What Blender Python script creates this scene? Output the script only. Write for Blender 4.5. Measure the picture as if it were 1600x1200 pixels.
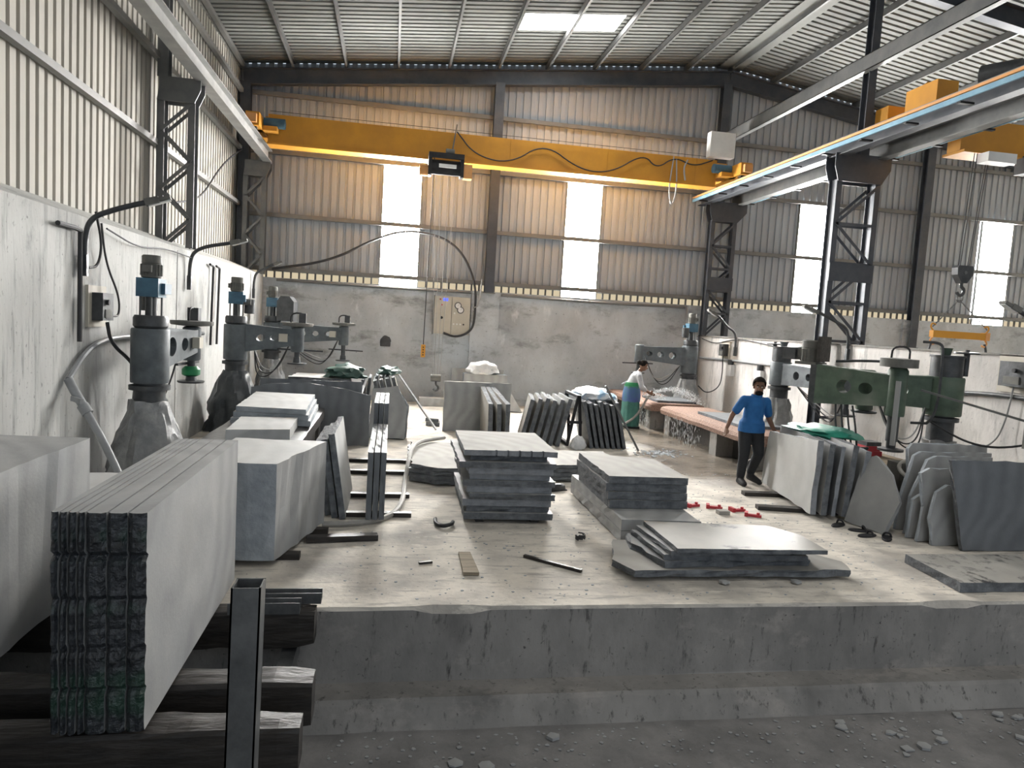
import bpy, bmesh, math, random
from mathutils import Vector, Matrix, noise
random.seed(11)
for o in list(bpy.data.objects): bpy.data.objects.remove(o, do_unlink=True)
S = bpy.context.scene
COL = S.collection
PI = math.pi

# ------------------------------------------------------------------ camera, sky, exposure
cam_d = bpy.data.cameras.new('camera'); cam = bpy.data.objects.new('camera', cam_d); COL.objects.link(cam)
YAW, PIT, ROL = 0.171355751, -0.0846601493, 0.0593167784
_f = Vector((math.sin(YAW)*math.cos(PIT), math.cos(YAW)*math.cos(PIT), math.sin(PIT)))
_r = Vector((math.cos(YAW), -math.sin(YAW), 0)); _u = _r.cross(_f)
_r2 = _r*math.cos(ROL) + _u*math.sin(ROL); _u2 = _u*math.cos(ROL) - _r*math.sin(ROL)
m3 = Matrix((_r2, _u2, -_f)).transposed()
cam.matrix_world = Matrix.Translation((0, 0, 2.2)) @ m3.to_4x4()
cam_d.sensor_fit = 'HORIZONTAL'; cam_d.sensor_width = 36.0; cam_d.lens = 36.0*1109/1600
cam_d.clip_start = 0.05; cam_d.clip_end = 200
S.camera = cam

W = bpy.data.worlds.new('sky'); S.world = W; W.use_nodes = True
bg = W.node_tree.nodes['Background']
bg.inputs[0].default_value = (0.80, 0.89, 1.0, 1); bg.inputs[1].default_value = 0.85      # bright hazy sky
S.view_settings.view_transform = 'Standard'; S.view_settings.look = 'None'
S.view_settings.exposure = 0.15; S.view_settings.gamma = 1.0; S.view_settings.use_curve_mapping = False
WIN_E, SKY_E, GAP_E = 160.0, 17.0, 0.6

# ------------------------------------------------------------------ materials
def mat(name, c1, c2=None, rough=0.7, metal=0.0, scale=4.0, stretch=(1,1,1), bump=0.0, bscale=None, detail=6,
        lo=0.35, hi=0.65, spec=0.3, c3=None, s3=1.0, lo3=0.55, hi3=0.75, emis=None, estr=0, coat=0, trans=0, layers=()):
    m = bpy.data.materials.new(name); m.use_nodes = True
    nt = m.node_tree; N = nt.nodes; L = nt.links; b = N['Principled BSDF']
    b.inputs['Roughness'].default_value = rough; b.inputs['Metallic'].default_value = metal
    b.inputs['Specular IOR Level'].default_value = spec
    if coat: b.inputs['Coat Weight'].default_value = coat
    if trans: b.inputs['Transmission Weight'].default_value = trans
    b.inputs['Base Color'].default_value = (*c1, 1)
    if emis:
        b.inputs['Emission Color'].default_value = (*emis, 1); b.inputs['Emission Strength'].default_value = estr
    if c2 or bump:
        tc = N.new('ShaderNodeTexCoord'); mp = N.new('ShaderNodeMapping'); mp.inputs['Scale'].default_value = stretch
        L.new(tc.outputs['Object'], mp.inputs['Vector'])
    if c2:
        n = N.new('ShaderNodeTexNoise'); n.inputs['Scale'].default_value = scale; n.inputs['Detail'].default_value = detail
        n.inputs['Roughness'].default_value = 0.62
        L.new(mp.outputs[0], n.inputs['Vector'])
        r = N.new('ShaderNodeValToRGB'); r.color_ramp.elements[0].position = lo; r.color_ramp.elements[1].position = hi
        r.color_ramp.elements[0].color = (*c1, 1); r.color_ramp.elements[1].color = (*c2, 1)
        L.new(n.outputs['Fac'], r.inputs[0]); out = r.outputs[0]
        if c3:
            n3 = N.new('ShaderNodeTexNoise'); n3.inputs['Scale'].default_value = s3; n3.inputs['Detail'].default_value = 5
            L.new(mp.outputs[0], n3.inputs['Vector'])
            r3 = N.new('ShaderNodeValToRGB'); r3.color_ramp.elements[0].position = lo3; r3.color_ramp.elements[1].position = hi3
            r3.color_ramp.elements[0].color = (0, 0, 0, 1); r3.color_ramp.elements[1].color = (1, 1, 1, 1)
            L.new(n3.outputs['Fac'], r3.inputs[0])
            mx = N.new('ShaderNodeMixRGB'); mx.inputs[2].default_value = (*c3, 1)
            L.new(r3.outputs[0], mx.inputs[0]); L.new(out, mx.inputs[1]); out = mx.outputs[0]
        for (lc, ls, lst, l0, l1) in layers:      # further stains and speckle: colour, scale, stretch, threshold
            mp2 = N.new('ShaderNodeMapping'); mp2.inputs['Scale'].default_value = lst; mp2.inputs['Location'].default_value = (ls, ls*.7, 1.3)
            L.new(tc.outputs['Object'], mp2.inputs['Vector'])
            n4 = N.new('ShaderNodeTexNoise'); n4.inputs['Scale'].default_value = ls; n4.inputs['Detail'].default_value = 7; n4.inputs['Roughness'].default_value = .68
            L.new(mp2.outputs[0], n4.inputs['Vector'])
            r4 = N.new('ShaderNodeMapRange'); r4.inputs[1].default_value = l0; r4.inputs[2].default_value = l1; L.new(n4.outputs['Fac'], r4.inputs[0])
            m4 = N.new('ShaderNodeMixRGB'); m4.inputs[2].default_value = (*lc, 1)
            L.new(r4.outputs[0], m4.inputs[0]); L.new(out, m4.inputs[1]); out = m4.outputs[0]
        L.new(out, b.inputs['Base Color'])
    if bump:
        nb = N.new('ShaderNodeTexNoise'); nb.inputs['Scale'].default_value = bscale or scale*3; nb.inputs['Detail'].default_value = 8
        L.new(mp.outputs[0], nb.inputs['Vector'])
        bp = N.new('ShaderNodeBump'); bp.inputs['Strength'].default_value = bump; bp.inputs['Distance'].default_value = 0.02
        L.new(nb.outputs['Fac'], bp.inputs['Height']); L.new(bp.outputs[0], b.inputs['Normal'])
    return m

def emit_mat(name, col, e):
    m = bpy.data.materials.new(name); m.use_nodes = True; nt = m.node_tree
    for n in list(nt.nodes): nt.nodes.remove(n)
    o = nt.nodes.new('ShaderNodeOutputMaterial'); em = nt.nodes.new('ShaderNodeEmission')
    em.inputs[0].default_value = (*col, 1); em.inputs[1].default_value = e
    nt.links.new(em.outputs[0], o.inputs[0]); return m

M = {}
M['sheet'] = mat('painted_steel_sheet', (0.42,0.40,0.355), (0.335,0.32,0.285), 0.75, 0.0, 1.2, (1,1,.15), spec=.15)
M['backsheet'] = mat('gable_steel_sheet', (0.40,0.425,0.45), (0.33,0.35,0.37), 0.7, 0.0, 1.2, (1,1,.15), spec=.2)
M['roofsheet'] = mat('roof_sheet', (0.20,0.205,0.192), (0.16,0.165,0.155), 0.7, 0.0, .8, spec=.2)
M['steel'] = mat('dark_structural_steel', (0.055,0.062,0.075), (0.085,0.09,0.10), 0.5, 0.2, 3.0, spec=.4)
M['steelgrey'] = mat('grey_painted_steel', (0.12,0.125,0.125), (0.17,0.17,0.165), 0.5, 0.2, 3.0)
M['girt'] = mat('girt_steel', (0.15,0.15,0.145), (0.20,0.195,0.185), 0.55, 0.1, 2.0)
M['rail'] = mat('rail_steel', (0.28,0.275,0.26), (0.20,0.2,0.195), 0.45, 0.3, 3.0)
M['yellow'] = mat('crane_yellow', (0.62,0.29,0.035), (0.52,0.24,0.035), 0.5, 0, 2.0)
M['orange'] = mat('orange_strip', (0.75,0.36,0.12), (0.6,0.3,0.12), 0.5)
M['bluestrip'] = mat('blue_insulator', (0.22,0.38,0.48), (0.16,0.3,0.4), 0.5)
M['whitewash'] = mat('stained_whitewash', (0.50,0.50,0.48), (0.39,0.39,0.375), 0.85, 0, 1.4, (1,1,.35), bump=.25, bscale=25, c3=(0.17,0.17,0.166), s3=.7, lo3=.53, hi3=.78, layers=(((.26,.26,.25),5.0,(1,2.2,.22),.53,.70),((.16,.155,.15),22.0,(1,1,.6),.60,.70),((.14,.14,.137),1.1,(1,1,.8),.60,.74)))
M['backwash'] = mat('grey_backwall_plaster', (0.58,0.61,0.63), (0.41,0.43,0.445), 0.9, 0, .9, (1,1,.7), bump=.2, bscale=20, c3=(0.19,0.195,0.195), s3=.5, lo3=.56, hi3=.78, layers=(((.22,.225,.225),1.6,(.6,1,1.3),.54,.70),((.15,.15,.15),14.0,(1,1,1),.60,.70),((.68,.7,.71),2.4,(1,1,.5),.60,.72)))
M['pinkwash'] = mat('pale_partition_plaster', (0.66,0.63,0.60), (0.52,0.50,0.475), 0.9, 0, 1.6, (1,1,.5), bump=.2, bscale=25, c3=(0.24,0.235,0.23), s3=.7, lo3=.57, hi3=.8, layers=(((.33,.32,.31),4.0,(1,1.4,.3),.54,.70),((.24,.23,.22),20.0,(1,1,1),.60,.70)))
M['conc'] = mat('raw_concrete', (0.30,0.285,0.265), (0.20,0.192,0.18), 0.9, 0, 1.8, (1,1,.6), bump=.35, bscale=16, c3=(0.09,0.087,0.083), s3=1.1, lo3=.60, hi3=.75, layers=(((.36,.33,.30),2.3,(.7,1,1),.56,.72),((.10,.095,.09),9.0,(1.5,1.5,.35),.58,.68),((.07,.068,.065),24.0,(1,1,1),.62,.70)))
M['ground'] = mat('dusty_ground', (0.26,0.25,0.24), (0.18,0.175,0.17), 0.95, 0, 3.0, bump=.5, bscale=22, c3=(0.12,0.115,0.11), s3=.8)
# platform floor: dusty concrete with a wet zone by the benches
def floor_mat():
    m = mat('dusty_platform_floor', (0.70,0.645,0.56), (0.55,0.51,0.45), 0.85, 0, 2.2, bump=.35, bscale=18, c3=(0.30,0.28,0.255), s3=1.1, lo3=.48, hi3=.72, layers=(((.40,.37,.33),7.0,(.35,1.6,1),.52,.64),((.74,.69,.60),5.0,(.5,1.2,1),.58,.70),((.2,.185,.165),26.0,(1,1,1),.63,.69)))
    nt = m.node_tree; N = nt.nodes; L = nt.links; b = N['Principled BSDF']
    tc = N.new('ShaderNodeTexCoord'); sp = N.new('ShaderNodeSeparateXYZ'); L.new(tc.outputs['Object'], sp.inputs[0])
    nz = N.new('ShaderNodeTexNoise'); nz.inputs['Scale'].default_value = .9; nz.inputs['Detail'].default_value = 6
    L.new(tc.outputs['Object'], nz.inputs['Vector'])
    a = N.new('ShaderNodeMath'); a.operation = 'MULTIPLY_ADD'; a.inputs[1].default_value = 2.4; L.new(nz.outputs['Fac'], a.inputs[0]); L.new(sp.outputs[0], a.inputs[2])
    r = N.new('ShaderNodeMapRange'); r.inputs[1].default_value = 5.2; r.inputs[2].default_value = 6.0; L.new(a.outputs[0], r.inputs[0])
    ry = N.new('ShaderNodeMapRange'); ry.inputs[1].default_value = 9.0; ry.inputs[2].default_value = 10.4; L.new(sp.outputs[1], ry.inputs[0])
    k = N.new('ShaderNodeMath'); k.operation = 'MULTIPLY'; L.new(r.outputs[0], k.inputs[0]); L.new(ry.outputs[0], k.inputs[1])
    old = b.inputs['Base Color'].links[0].from_socket
    mx = N.new('ShaderNodeMixRGB'); mx.blend_type = 'MULTIPLY'; mx.inputs[2].default_value = (.36,.34,.32,1)
    L.new(k.outputs[0], mx.inputs[0]); L.new(old, mx.inputs[1]); L.new(mx.outputs[0], b.inputs['Base Color'])
    rr = N.new('ShaderNodeMapRange'); rr.inputs[3].default_value = .85; rr.inputs[4].default_value = .22
    L.new(k.outputs[0], rr.inputs[0]); L.new(rr.outputs[0], b.inputs['Roughness'])
    return m
M['floor'] = floor_mat()
# sawn stone: faint curved saw marks over grey
def stone_mat(name, c1, c2, arc=0.12, rough=.55, scale=1.6):
    m = mat(name, c1, c2, rough, 0, scale, bump=.08, bscale=40, spec=.35)
    nt = m.node_tree; N = nt.nodes; L = nt.links; b = N['Principled BSDF']
    tc = N.new('ShaderNodeTexCoord'); mp = N.new('ShaderNodeMapping'); mp.inputs['Location'].default_value = (1.3, .4, -.8)
    L.new(tc.outputs['Object'], mp.inputs[0])
    w = N.new('ShaderNodeTexWave'); w.wave_type = 'RINGS'; w.rings_direction = 'SPHERICAL'; w.inputs['Scale'].default_value = 1.6
    w.inputs['Distortion'].default_value = 9.0; w.inputs['Detail'].default_value = 4; w.inputs['Detail Scale'].default_value = .7
    L.new(mp.outputs[0], w.inputs[0])
    old = b.inputs['Base Color'].links[0].from_socket
    mx = N.new('ShaderNodeMixRGB'); mx.blend_type = 'SOFT_LIGHT'; mx.inputs[0].default_value = arc*1.1
    L.new(old, mx.inputs[1]); L.new(w.outputs['Color'], mx.inputs[2]); L.new(mx.outputs[0], b.inputs['Base Color'])
    return m
M['stone'] = stone_mat('sawn_grey_stone', (0.36,0.36,0.35), (0.29,0.295,0.295))
M['stonepale'] = stone_mat('pale_sawn_stone', (0.52,0.52,0.505), (0.43,0.435,0.43), .08)
M['stonedark'] = stone_mat('dark_sawn_stone', (0.155,0.165,0.175), (0.115,0.125,0.135), .1)
M['stonedust'] = stone_mat('dust_covered_stone', (0.35,0.335,0.305), (0.28,0.27,0.248), .08, .8)
M['smeared'] = mat('smeared_dusty_stone', (0.40,0.385,0.35), (0.32,0.31,0.285), 0.7, 0, 2.0, bump=.1, bscale=40, layers=(((.035,.036,.038),2.2,(1.6,.8,1),.53,.60),((.16,.16,.155),6.0,(1,1,1),.54,.66)))
M['wetpatch'] = mat('dusty_stone_with_wet_patch', (0.38,0.365,0.33), (0.31,0.30,0.275), 0.5, 0, 2.0, bump=.06, bscale=40, layers=(((.09,.09,.088),1.5,(1,1.4,1),.57,.63),))
M['edge'] = mat('rough_stone_edge', (0.16,0.17,0.18), (0.085,0.092,0.10), 0.75, 0, 9.0, bump=.7, bscale=30)
M['edge2'] = mat('sawn_stone_edge', (0.27,0.285,0.305), (0.17,0.18,0.195), 0.7, 0, 6.0, bump=.5, bscale=24)
M['edgepale'] = mat('pale_broken_edge', (0.40,0.43,0.46), (0.28,0.31,0.335), 0.75, 0, 5.0, bump=.6, bscale=18)
M['wetedge'] = mat('wet_black_split_face', (0.035,0.04,0.046), (0.015,0.017,0.02), 0.32, 0, 9.0, bump=1.0, bscale=28, spec=.6, c3=(0.02,0.05,0.035), s3=3.0, lo3=.52, hi3=.66)
M['wood'] = mat('wet_dark_timber', (0.042,0.036,0.031), (0.016,0.014,0.0125), 0.5, 0, 3.0, (.8,4,4), bump=.5, bscale=7, spec=.4)
M['wooddry'] = mat('dry_timber', (0.34,0.28,0.20), (0.22,0.18,0.13), 0.8, 0, 4.0, (.5,6,6), bump=.5)
M['gmetal'] = mat('wet_galvanised_steel', (0.16,0.165,0.165), (0.08,0.083,0.085), 0.35, .4, 4.0, bump=.2)
M['mach'] = mat('blue_grey_machine_paint', (0.135,0.152,0.16), (0.085,0.096,0.104), 0.5, .1, 5.0, bump=.12)
M['machdark'] = mat('greasy_dark_iron', (0.05,0.053,0.057), (0.085,0.088,0.09), 0.45, .3, 6.0, bump=.2)
M['machgreen'] = mat('green_machine_paint', (0.10,0.14,0.10), (0.06,0.085,0.065), 0.5, .1, 4.0, bump=.12, c3=(.2,.22,.18), s3=2)
M['motorblue'] = mat('blue_gearbox_paint', (0.07,0.155,0.22), (0.05,0.105,0.155), 0.5, 0, 5.0)
M['motorgrey'] = mat('dusty_motor_housing', (0.17,0.165,0.15), (0.11,0.11,0.10), 0.7, .1, 6.0)
M['greenhead'] = mat('bright_green_plastic', (0.03,0.26,0.10), (0.02,0.18,0.07), 0.45)
M['black'] = mat('black_rubber', (0.018,0.018,0.02), (0.03,0.03,0.032), 0.6, 0, 6.0)
M['cable'] = mat('dark_cable', (0.04,0.04,0.042), None, 0.6)
M['cablegrey'] = mat('grey_cable', (0.32,0.32,0.31), None, 0.6)
M['hose'] = mat('grey_water_hose', (0.36,0.345,0.315), (0.27,0.26,0.24), 0.6, 0, 5)
M['pvc'] = mat('grey_pvc', (0.34,0.35,0.355), (0.26,0.265,0.27), 0.5)
M['tarp'] = mat('dusty_plastic_wrap', (0.34,0.34,0.33), (0.20,0.205,0.21), 0.4, 0, 5.0, bump=.8, bscale=9, spec=.5)
M['tarpdark'] = mat('dark_plastic_wrap', (0.07,0.078,0.085), (0.04,0.045,0.05), 0.35, 0, 4.0, bump=.8, bscale=8, spec=.5)
M['gravel'] = mat('reddish_granite_grit', (0.40,0.26,0.195), (0.16,0.105,0.085), 0.8, 0, 40.0, bump=.6, bscale=60)
M['benchdark'] = mat('wet_bench_stone', (0.055,0.053,0.052), (0.09,0.085,0.08), 0.3, 0, 3.0, bump=.2)
M['cabinet'] = mat('beige_cabinet', (0.52,0.48,0.40), (0.46,0.43,0.36), 0.6, 0, 3)
M['white'] = mat('white_paint', (0.74,0.74,0.72), (0.66,0.66,0.64), 0.6, 0, 3)
M['sack'] = mat('white_woven_sack', (0.74,0.74,0.73), (0.6,0.61,0.62), 0.8, 0, 8, bump=.5)
M['bluesack'] = mat('white_and_blue_plastic', (0.74,0.76,0.78), (0.30,0.48,0.66), 0.5, 0, 4, lo=.48, hi=.58, bump=.5, bscale=10)
M['greencloth'] = mat('green_sheeting', (0.03,0.26,0.18), (0.02,0.17,0.12), 0.5, 0, 5, bump=.4)
M['darkgreencloth'] = mat('dark_green_sheeting', (0.05,0.10,0.085), (0.03,0.06,0.05), 0.5, 0, 5, bump=.4)
M['red'] = mat('red_plastic', (0.50,0.05,0.06), (0.38,0.04,0.05), 0.5, 0, 6)
M['skin'] = mat('brown_skin', (0.20,0.105,0.065), (0.16,0.085,0.055), 0.55, 0, 8)
M['hair'] = mat('black_hair', (0.012,0.010,0.009), (0.02,0.017,0.015), 0.9, 0, 20, bump=.5, bscale=60, spec=.08)
M['polo'] = mat('blue_polo_cotton', (0.025,0.13,0.34), (0.02,0.10,0.27), 0.85, 0, 6, bump=.2, bscale=20)
M['trouser'] = mat('charcoal_trousers', (0.022,0.024,0.028), (0.03,0.032,0.036), 0.85, 0, 6, bump=.2, bscale=18)
M['eye'] = mat('eye_white', (0.6,0.58,0.55), None, .3)
M['shirtw'] = mat('grey_checked_shirt', (0.52,0.52,0.52), (0.36,0.37,0.40), 0.85, 0, 14, bump=.3, bscale=14)
M['apron'] = mat('teal_saree', (0.07,0.21,0.17), (0.045,0.135,0.115), 0.7, 0, 4, bump=.3, bscale=9)
M['bluewrap'] = mat('blue_plastic_apron', (0.07,0.10,0.30), (0.05,0.14,0.20), 0.45, 0, 4)
M['water'] = mat('water_drops', (0.85,0.88,0.90), None, .1, spec=.6)
M['lampglass'] = mat('unlit_lamp_lens', (0.6,0.6,0.58), None, .2)
M['window'] = emit_mat('daylight_sheet', (1.0, 0.985, 0.96), WIN_E)
M['skylight'] = emit_mat('daylight_and_fill_sheet', (1.0, 0.985, 0.95), SKY_E)
M['gap'] = emit_mat('sun_leak_glow', (1.0, 0.85, 0.58), GAP_E)
M['display'] = emit_mat('blue_display', (0.15, 0.2, 1.0), 1.2)

# ------------------------------------------------------------------ mesh helpers
class MB:
    def __init__(s): s.v = []; s.f = []; s.mi = []
    def add(s, vs, fs, mi=0):
        k = len(s.v); s.v += [Vector(v) for v in vs]
        for f in fs: s.f.append([i+k for i in f]); s.mi.append(mi)
        return s
    def box(s, x0, x1, y0, y1, z0, z1, mi=0):
        return s.add([(x0,y0,z0),(x1,y0,z0),(x1,y1,z0),(x0,y1,z0),(x0,y0,z1),(x1,y0,z1),(x1,y1,z1),(x0,y1,z1)],
              [(0,3,2,1),(4,5,6,7),(0,1,5,4),(1,2,6,5),(2,3,7,6),(3,0,4,7)], mi)
    def bar(s, p, q, w, h, up=(0,0,1), mi=0):
        """rectangular bar from p to q, w across, h along up"""
        p = Vector(p); q = Vector(q); d = (q-p).normalized(); up = Vector(up)
        if abs(d.dot(up)) > .98: up = Vector((0,1,0))
        a = d.cross(up).normalized(); b = a.cross(d).normalized(); a = a*(w/2); b = b*(h/2)
        vs = [p-a-b, p+a-b, p+a+b, p-a+b, q-a-b, q+a-b, q+a+b, q-a+b]
        return s.add(vs, [(0,1,2,3),(7,6,5,4),(0,4,5,1),(1,5,6,2),(2,6,7,3),(3,7,4,0)], mi)
    def cyl(s, p, q, r0, r1=None, n=16, mi=0, caps=True):
        r1 = r0 if r1 is None else r1
        p = Vector(p); q = Vector(q); d = (q-p).normalized()
        t = Vector((1,0,0)) if abs(d.x) < .9 else Vector((0,1,0))
        a = d.cross(t).normalized(); b = d.cross(a)
        vs = []; fs = []
        for i in range(n):
            an = 2*PI*i/n; o = a*math.cos(an)+b*math.sin(an)
            vs += [p+o*r0, q+o*r1]
        for i in range(n):
            j = (i+1) % n; fs.append((2*i, 2*j, 2*j+1, 2*i+1))
        if caps: fs += [tuple(2*i for i in reversed(range(n))), tuple(2*i+1 for i in range(n))]
        return s.add(vs, fs, mi)
    def tube(s, pts, r, n=8, mi=0, smooth=3):
        pts = [Vector(p) for p in pts]
        for _ in range(smooth):
            q = [pts[0]]
            for a, b in zip(pts, pts[1:]): q += [a.lerp(b,.25), a.lerp(b,.75)]
            q.append(pts[-1]); pts = q
        vs = []; fs = []; prev = None
        for i, p in enumerate(pts):
            d = (pts[min(i+1,len(pts)-1)]-pts[max(i-1,0)]).normalized()
            if prev is None:
                t = Vector((0,0,1)) if abs(d.z) < .9 else Vector((1,0,0)); a = d.cross(t).normalized()
            else: a = (prev - d*prev.dot(d)).normalized()
            prev = a; b = d.cross(a)
            rr = r(i/(len(pts)-1)) if callable(r) else r
            for k in range(n):
                an = 2*PI*k/n; vs.append(p+(a*math.cos(an)+b*math.sin(an))*rr)
        for i in range(len(pts)-1):
            for k in range(n):
                j = (k+1) % n; fs.append((i*n+k, i*n+j, (i+1)*n+j, (i+1)*n+k))
        fs += [tuple(reversed(range(n))), tuple((len(pts)-1)*n+k for k in range(n))]
        return s.add(vs, fs, mi)
    def lathe(s, prof, c=(0,0,0), n=20, mi=0, jit=0, seed=0):
        rnd = random.Random(seed); vs = []; fs = []
        for (r, z) in prof:
            for k in range(n):
                an = 2*PI*k/n; rr = r*(1+rnd.uniform(-jit, jit))
                vs.append((c[0]+rr*math.cos(an), c[1]+rr*math.sin(an), c[2]+z))
        for i in range(len(prof)-1):
            for k in range(n):
                j = (k+1) % n; fs.append((i*n+k, i*n+j, (i+1)*n+j, (i+1)*n+k))
        fs += [tuple(reversed(range(n))), tuple((len(prof)-1)*n+k for k in range(n))]
        return s.add(vs, fs, mi)
    def prism(s, poly, axis, a, b, mi=0):
        """poly of 2D points extruded along axis ('x': pts are (y,z); 'y': (x,z); 'z': (x,y))"""
        def P(u, v, w): return {'x': (w,u,v), 'y': (u,w,v), 'z': (u,v,w)}[axis]
        n = len(poly); vs = [P(u,v,a) for u,v in poly]+[P(u,v,b) for u,v in poly]
        fs = [tuple(range(n)), tuple(range(2*n-1, n-1, -1))]+[(i,(i+1)%n,n+(i+1)%n,n+i) for i in range(n)]
        return s.add(vs, fs, mi)
    def ico(s, c, r, sub=1, sc=(1,1,1), mi=0):
        bm = bmesh.new(); bmesh.ops.create_icosphere(bm, subdivisions=sub, radius=r)
        bm.verts.ensure_lookup_table()
        vs = [Vector((v.co.x*sc[0]+c[0], v.co.y*sc[1]+c[1], v.co.z*sc[2]+c[2])) for v in bm.verts]
        fs = [tuple(v.index for v in f.verts) for f in bm.faces]; bm.free()
        return s.add(vs, fs, mi)
    def xf(s, mtx):
        s.v = [mtx @ v for v in s.v]; return s
    def mesh(s, name, mats, smooth=False, off=None, fix=True):
        me = bpy.data.meshes.new(name)
        me.from_pydata([tuple(v-off) if off else tuple(v) for v in s.v], [], s.f)
        for m in (mats if isinstance(mats, (list, tuple)) else [mats]): me.materials.append(M[m] if isinstance(m, str) else m)
        for p, i in zip(me.polygons, s.mi): p.material_index = i
        if fix:
            bm = bmesh.new(); bm.from_mesh(me); bmesh.ops.recalc_face_normals(bm, faces=bm.faces); bm.to_mesh(me); bm.free()
        if smooth:
            me.polygons.foreach_set('use_smooth', [True]*len(me.polygons))
            try: me.set_sharp_from_angle(angle=math.radians(38))
            except Exception: pass
        me.update(); return me
    def build(s, name, mats, parent=None, smooth=False, local=False, fix=True):
        off = None
        if parent is not None and not local:
            off = parent.location.copy()
            if parent.parent: off += parent.parent.location
        o = bpy.data.objects.new(name, s.mesh(name, mats, smooth, off, fix)); COL.objects.link(o)
        if parent is not None: o.parent = parent
        return o

def thing(name, label, cat, loc=(0,0,0), rotz=0, group=None, kind=None):
    o = bpy.data.objects.new(name, None); COL.objects.link(o); o.empty_display_size = .1
    o.location = loc; o.rotation_euler = (0,0,rotz)
    if label: o['label'] = label
    if cat: o['category'] = cat
    if group: o['group'] = group
    if kind: o['kind'] = kind
    return o
def tag(o, label, cat, group=None, kind=None):
    o['label'] = label; o['category'] = cat
    if group: o['group'] = group
    if kind: o['kind'] = kind
    return o
def struct(o, label=None, cat=None):
    o['kind'] = 'structure'
    if label: o['label'] = label; o['category'] = cat or 'structure'
    return o
def base_origin(o):
    """move a single mesh object's origin to the bottom centre of its mesh"""
    me = o.data; xs = [v.co for v in me.vertices]
    c = Vector(((min(v.x for v in xs)+max(v.x for v in xs))/2, (min(v.y for v in xs)+max(v.y for v in xs))/2, min(v.z for v in xs)))
    me.transform(Matrix.Translation(-c)); o.location = o.location + c; return o
ORD = ['topmost','second','third','fourth','fifth','sixth','seventh','eighth','ninth','tenth','eleventh','twelfth']
# ------------------------------------------------------------------ building shell
XL, XR, YB, YF, RX = -3.9, 21.0, 18.85, -6.0, 8.7
def roofz(x): return 8.15+.108*(x-XL) if x <= RX else 9.51-.145*(x-RX)
def profile(u0, u1, pitch=.2, rib=.058, side=.01, h=-.04):
    out = [(u0, 0)]; k = math.ceil((u0-pitch*.5)/pitch)
    while True:
        c = k*pitch+pitch*.5; k += 1
        if c-rib/2-side <= u0+.001: continue
        if c+rib/2+side >= u1-.001: break
        out += [(c-rib/2-side,0),(c-rib/2,h),(c+rib/2,h),(c+rib/2+side,0)]
    out.append((u1,0)); return out
def sheet(name, u0, u1, iv, mp, m):
    b = MB(); pr = profile(u0, u1)
    for (a, da), (c, dc) in zip(pr, pr[1:]):
        for (w0, w1) in iv((a+c)/2):
            wa0, wa1 = (w0(a), w1(a)) if callable(w0) else (w0, w1(a) if callable(w1) else w1)
            wc0, wc1 = (w0(c), w1(c)) if callable(w0) else (w0, w1(c) if callable(w1) else w1)
            b.add([mp(a,wa0,da), mp(c,wc0,dc), mp(c,wc1,dc), mp(a,wa1,da)], [(0,1,2,3)])
    return b.build(name, m, fix=False)
struct(sheet('wall_left_cladding', YF, YB, lambda u: [(3.28, 8.15)], lambda u,w,d: (XL+d,u,w), 'sheet'), 'ribbed pale steel cladding above the left whitewashed wall', 'wall')
WINS = [(-.37,.58),(4.45,5.40),(11.22,12.24),(17.13,18.15)]
def iv_back(u):
    for a, c in WINS:
        if a < u < c: return [(6.02, roofz)]
    return [(3.16, roofz)]
struct(sheet('wall_back_cladding', XL, XR, iv_back, lambda u,w,d: (u,YB-d,w), 'backsheet'), 'ribbed grey steel cladding of the gable wall', 'wall')
struct(sheet('wall_right_cladding', YF, YB, lambda u: [(0, roofz(XR))], lambda u,w,d: (XR-d,u,w), 'sheet'))
SKYL_AND_FILL = [(2.53,4.78,15.62,16.6),(2.53,4.78,9.4,10.4),(2.53,4.78,3.2,4.2),(2.53,4.78,-3,-2),(12.6,14.9,3.2,4.2),(12.6,14.9,-3,-2)]  # first one is in view; the others are added out of view to brighten the hall
def iv_roof(lo, hi):
    def f(u):
        r = [(lo, hi)]
        for (a,c,y0,y1) in SKYL_AND_FILL:
            if lo <= a < hi and y0 < u < y1: r = [(lo,a),(c,hi)]
        return r
    return f
struct(sheet('ceiling', YF, YB, iv_roof(XL, RX), lambda u,w,d: (w,u,roofz(w)-d), 'roofsheet'), 'ribbed metal roof sheeting seen from below', 'ceiling')
struct(sheet('ceiling_far_slope', YF, YB, iv_roof(RX, XR), lambda u,w,d: (w,u,roofz(w)-d), 'roofsheet'))
# translucent daylight sheets; skylights after the first are unseen, added for fill
for i, (a, c) in enumerate(WINS):
    b = MB().box(a, c, YB-.01, YB+.01, 2.98, 6.02)
    o = struct(b.build('window_%d' % (i+1), 'window'), ['tall blown-out daylight sheet nearest the left corner','tall bright daylight sheet right of the middle wall post','bright daylight sheet left of the near lattice column','bright daylight sheet at the far right of the gable wall'][i], 'window')
    f = MB().box(a-.035, a, YB-.06, YB, 2.98, 6.04).box(c, c+.035, YB-.06, YB, 2.98, 6.04).box(a-.035, c+.035, YB-.06, YB, 6.02, 6.06)
    f.build('window_frame', 'girt', o)
for i, (a, c, y0, y1) in enumerate(SKYL_AND_FILL):
    b = MB().add([(a,y0,roofz(a)+.01),(c,y0,roofz(c)+.01),(c,y1,roofz(c)+.01),(a,y1,roofz(a)+.01)], [(0,1,2,3)])
    o = struct(b.build('window_%d' % (i+5), 'skylight', fix=False))
    if i == 0: o['label'] = 'bright rectangular skylight sheet in the roof'; o['category'] = 'skylight'
b = MB(); x = XL+.12
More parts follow.
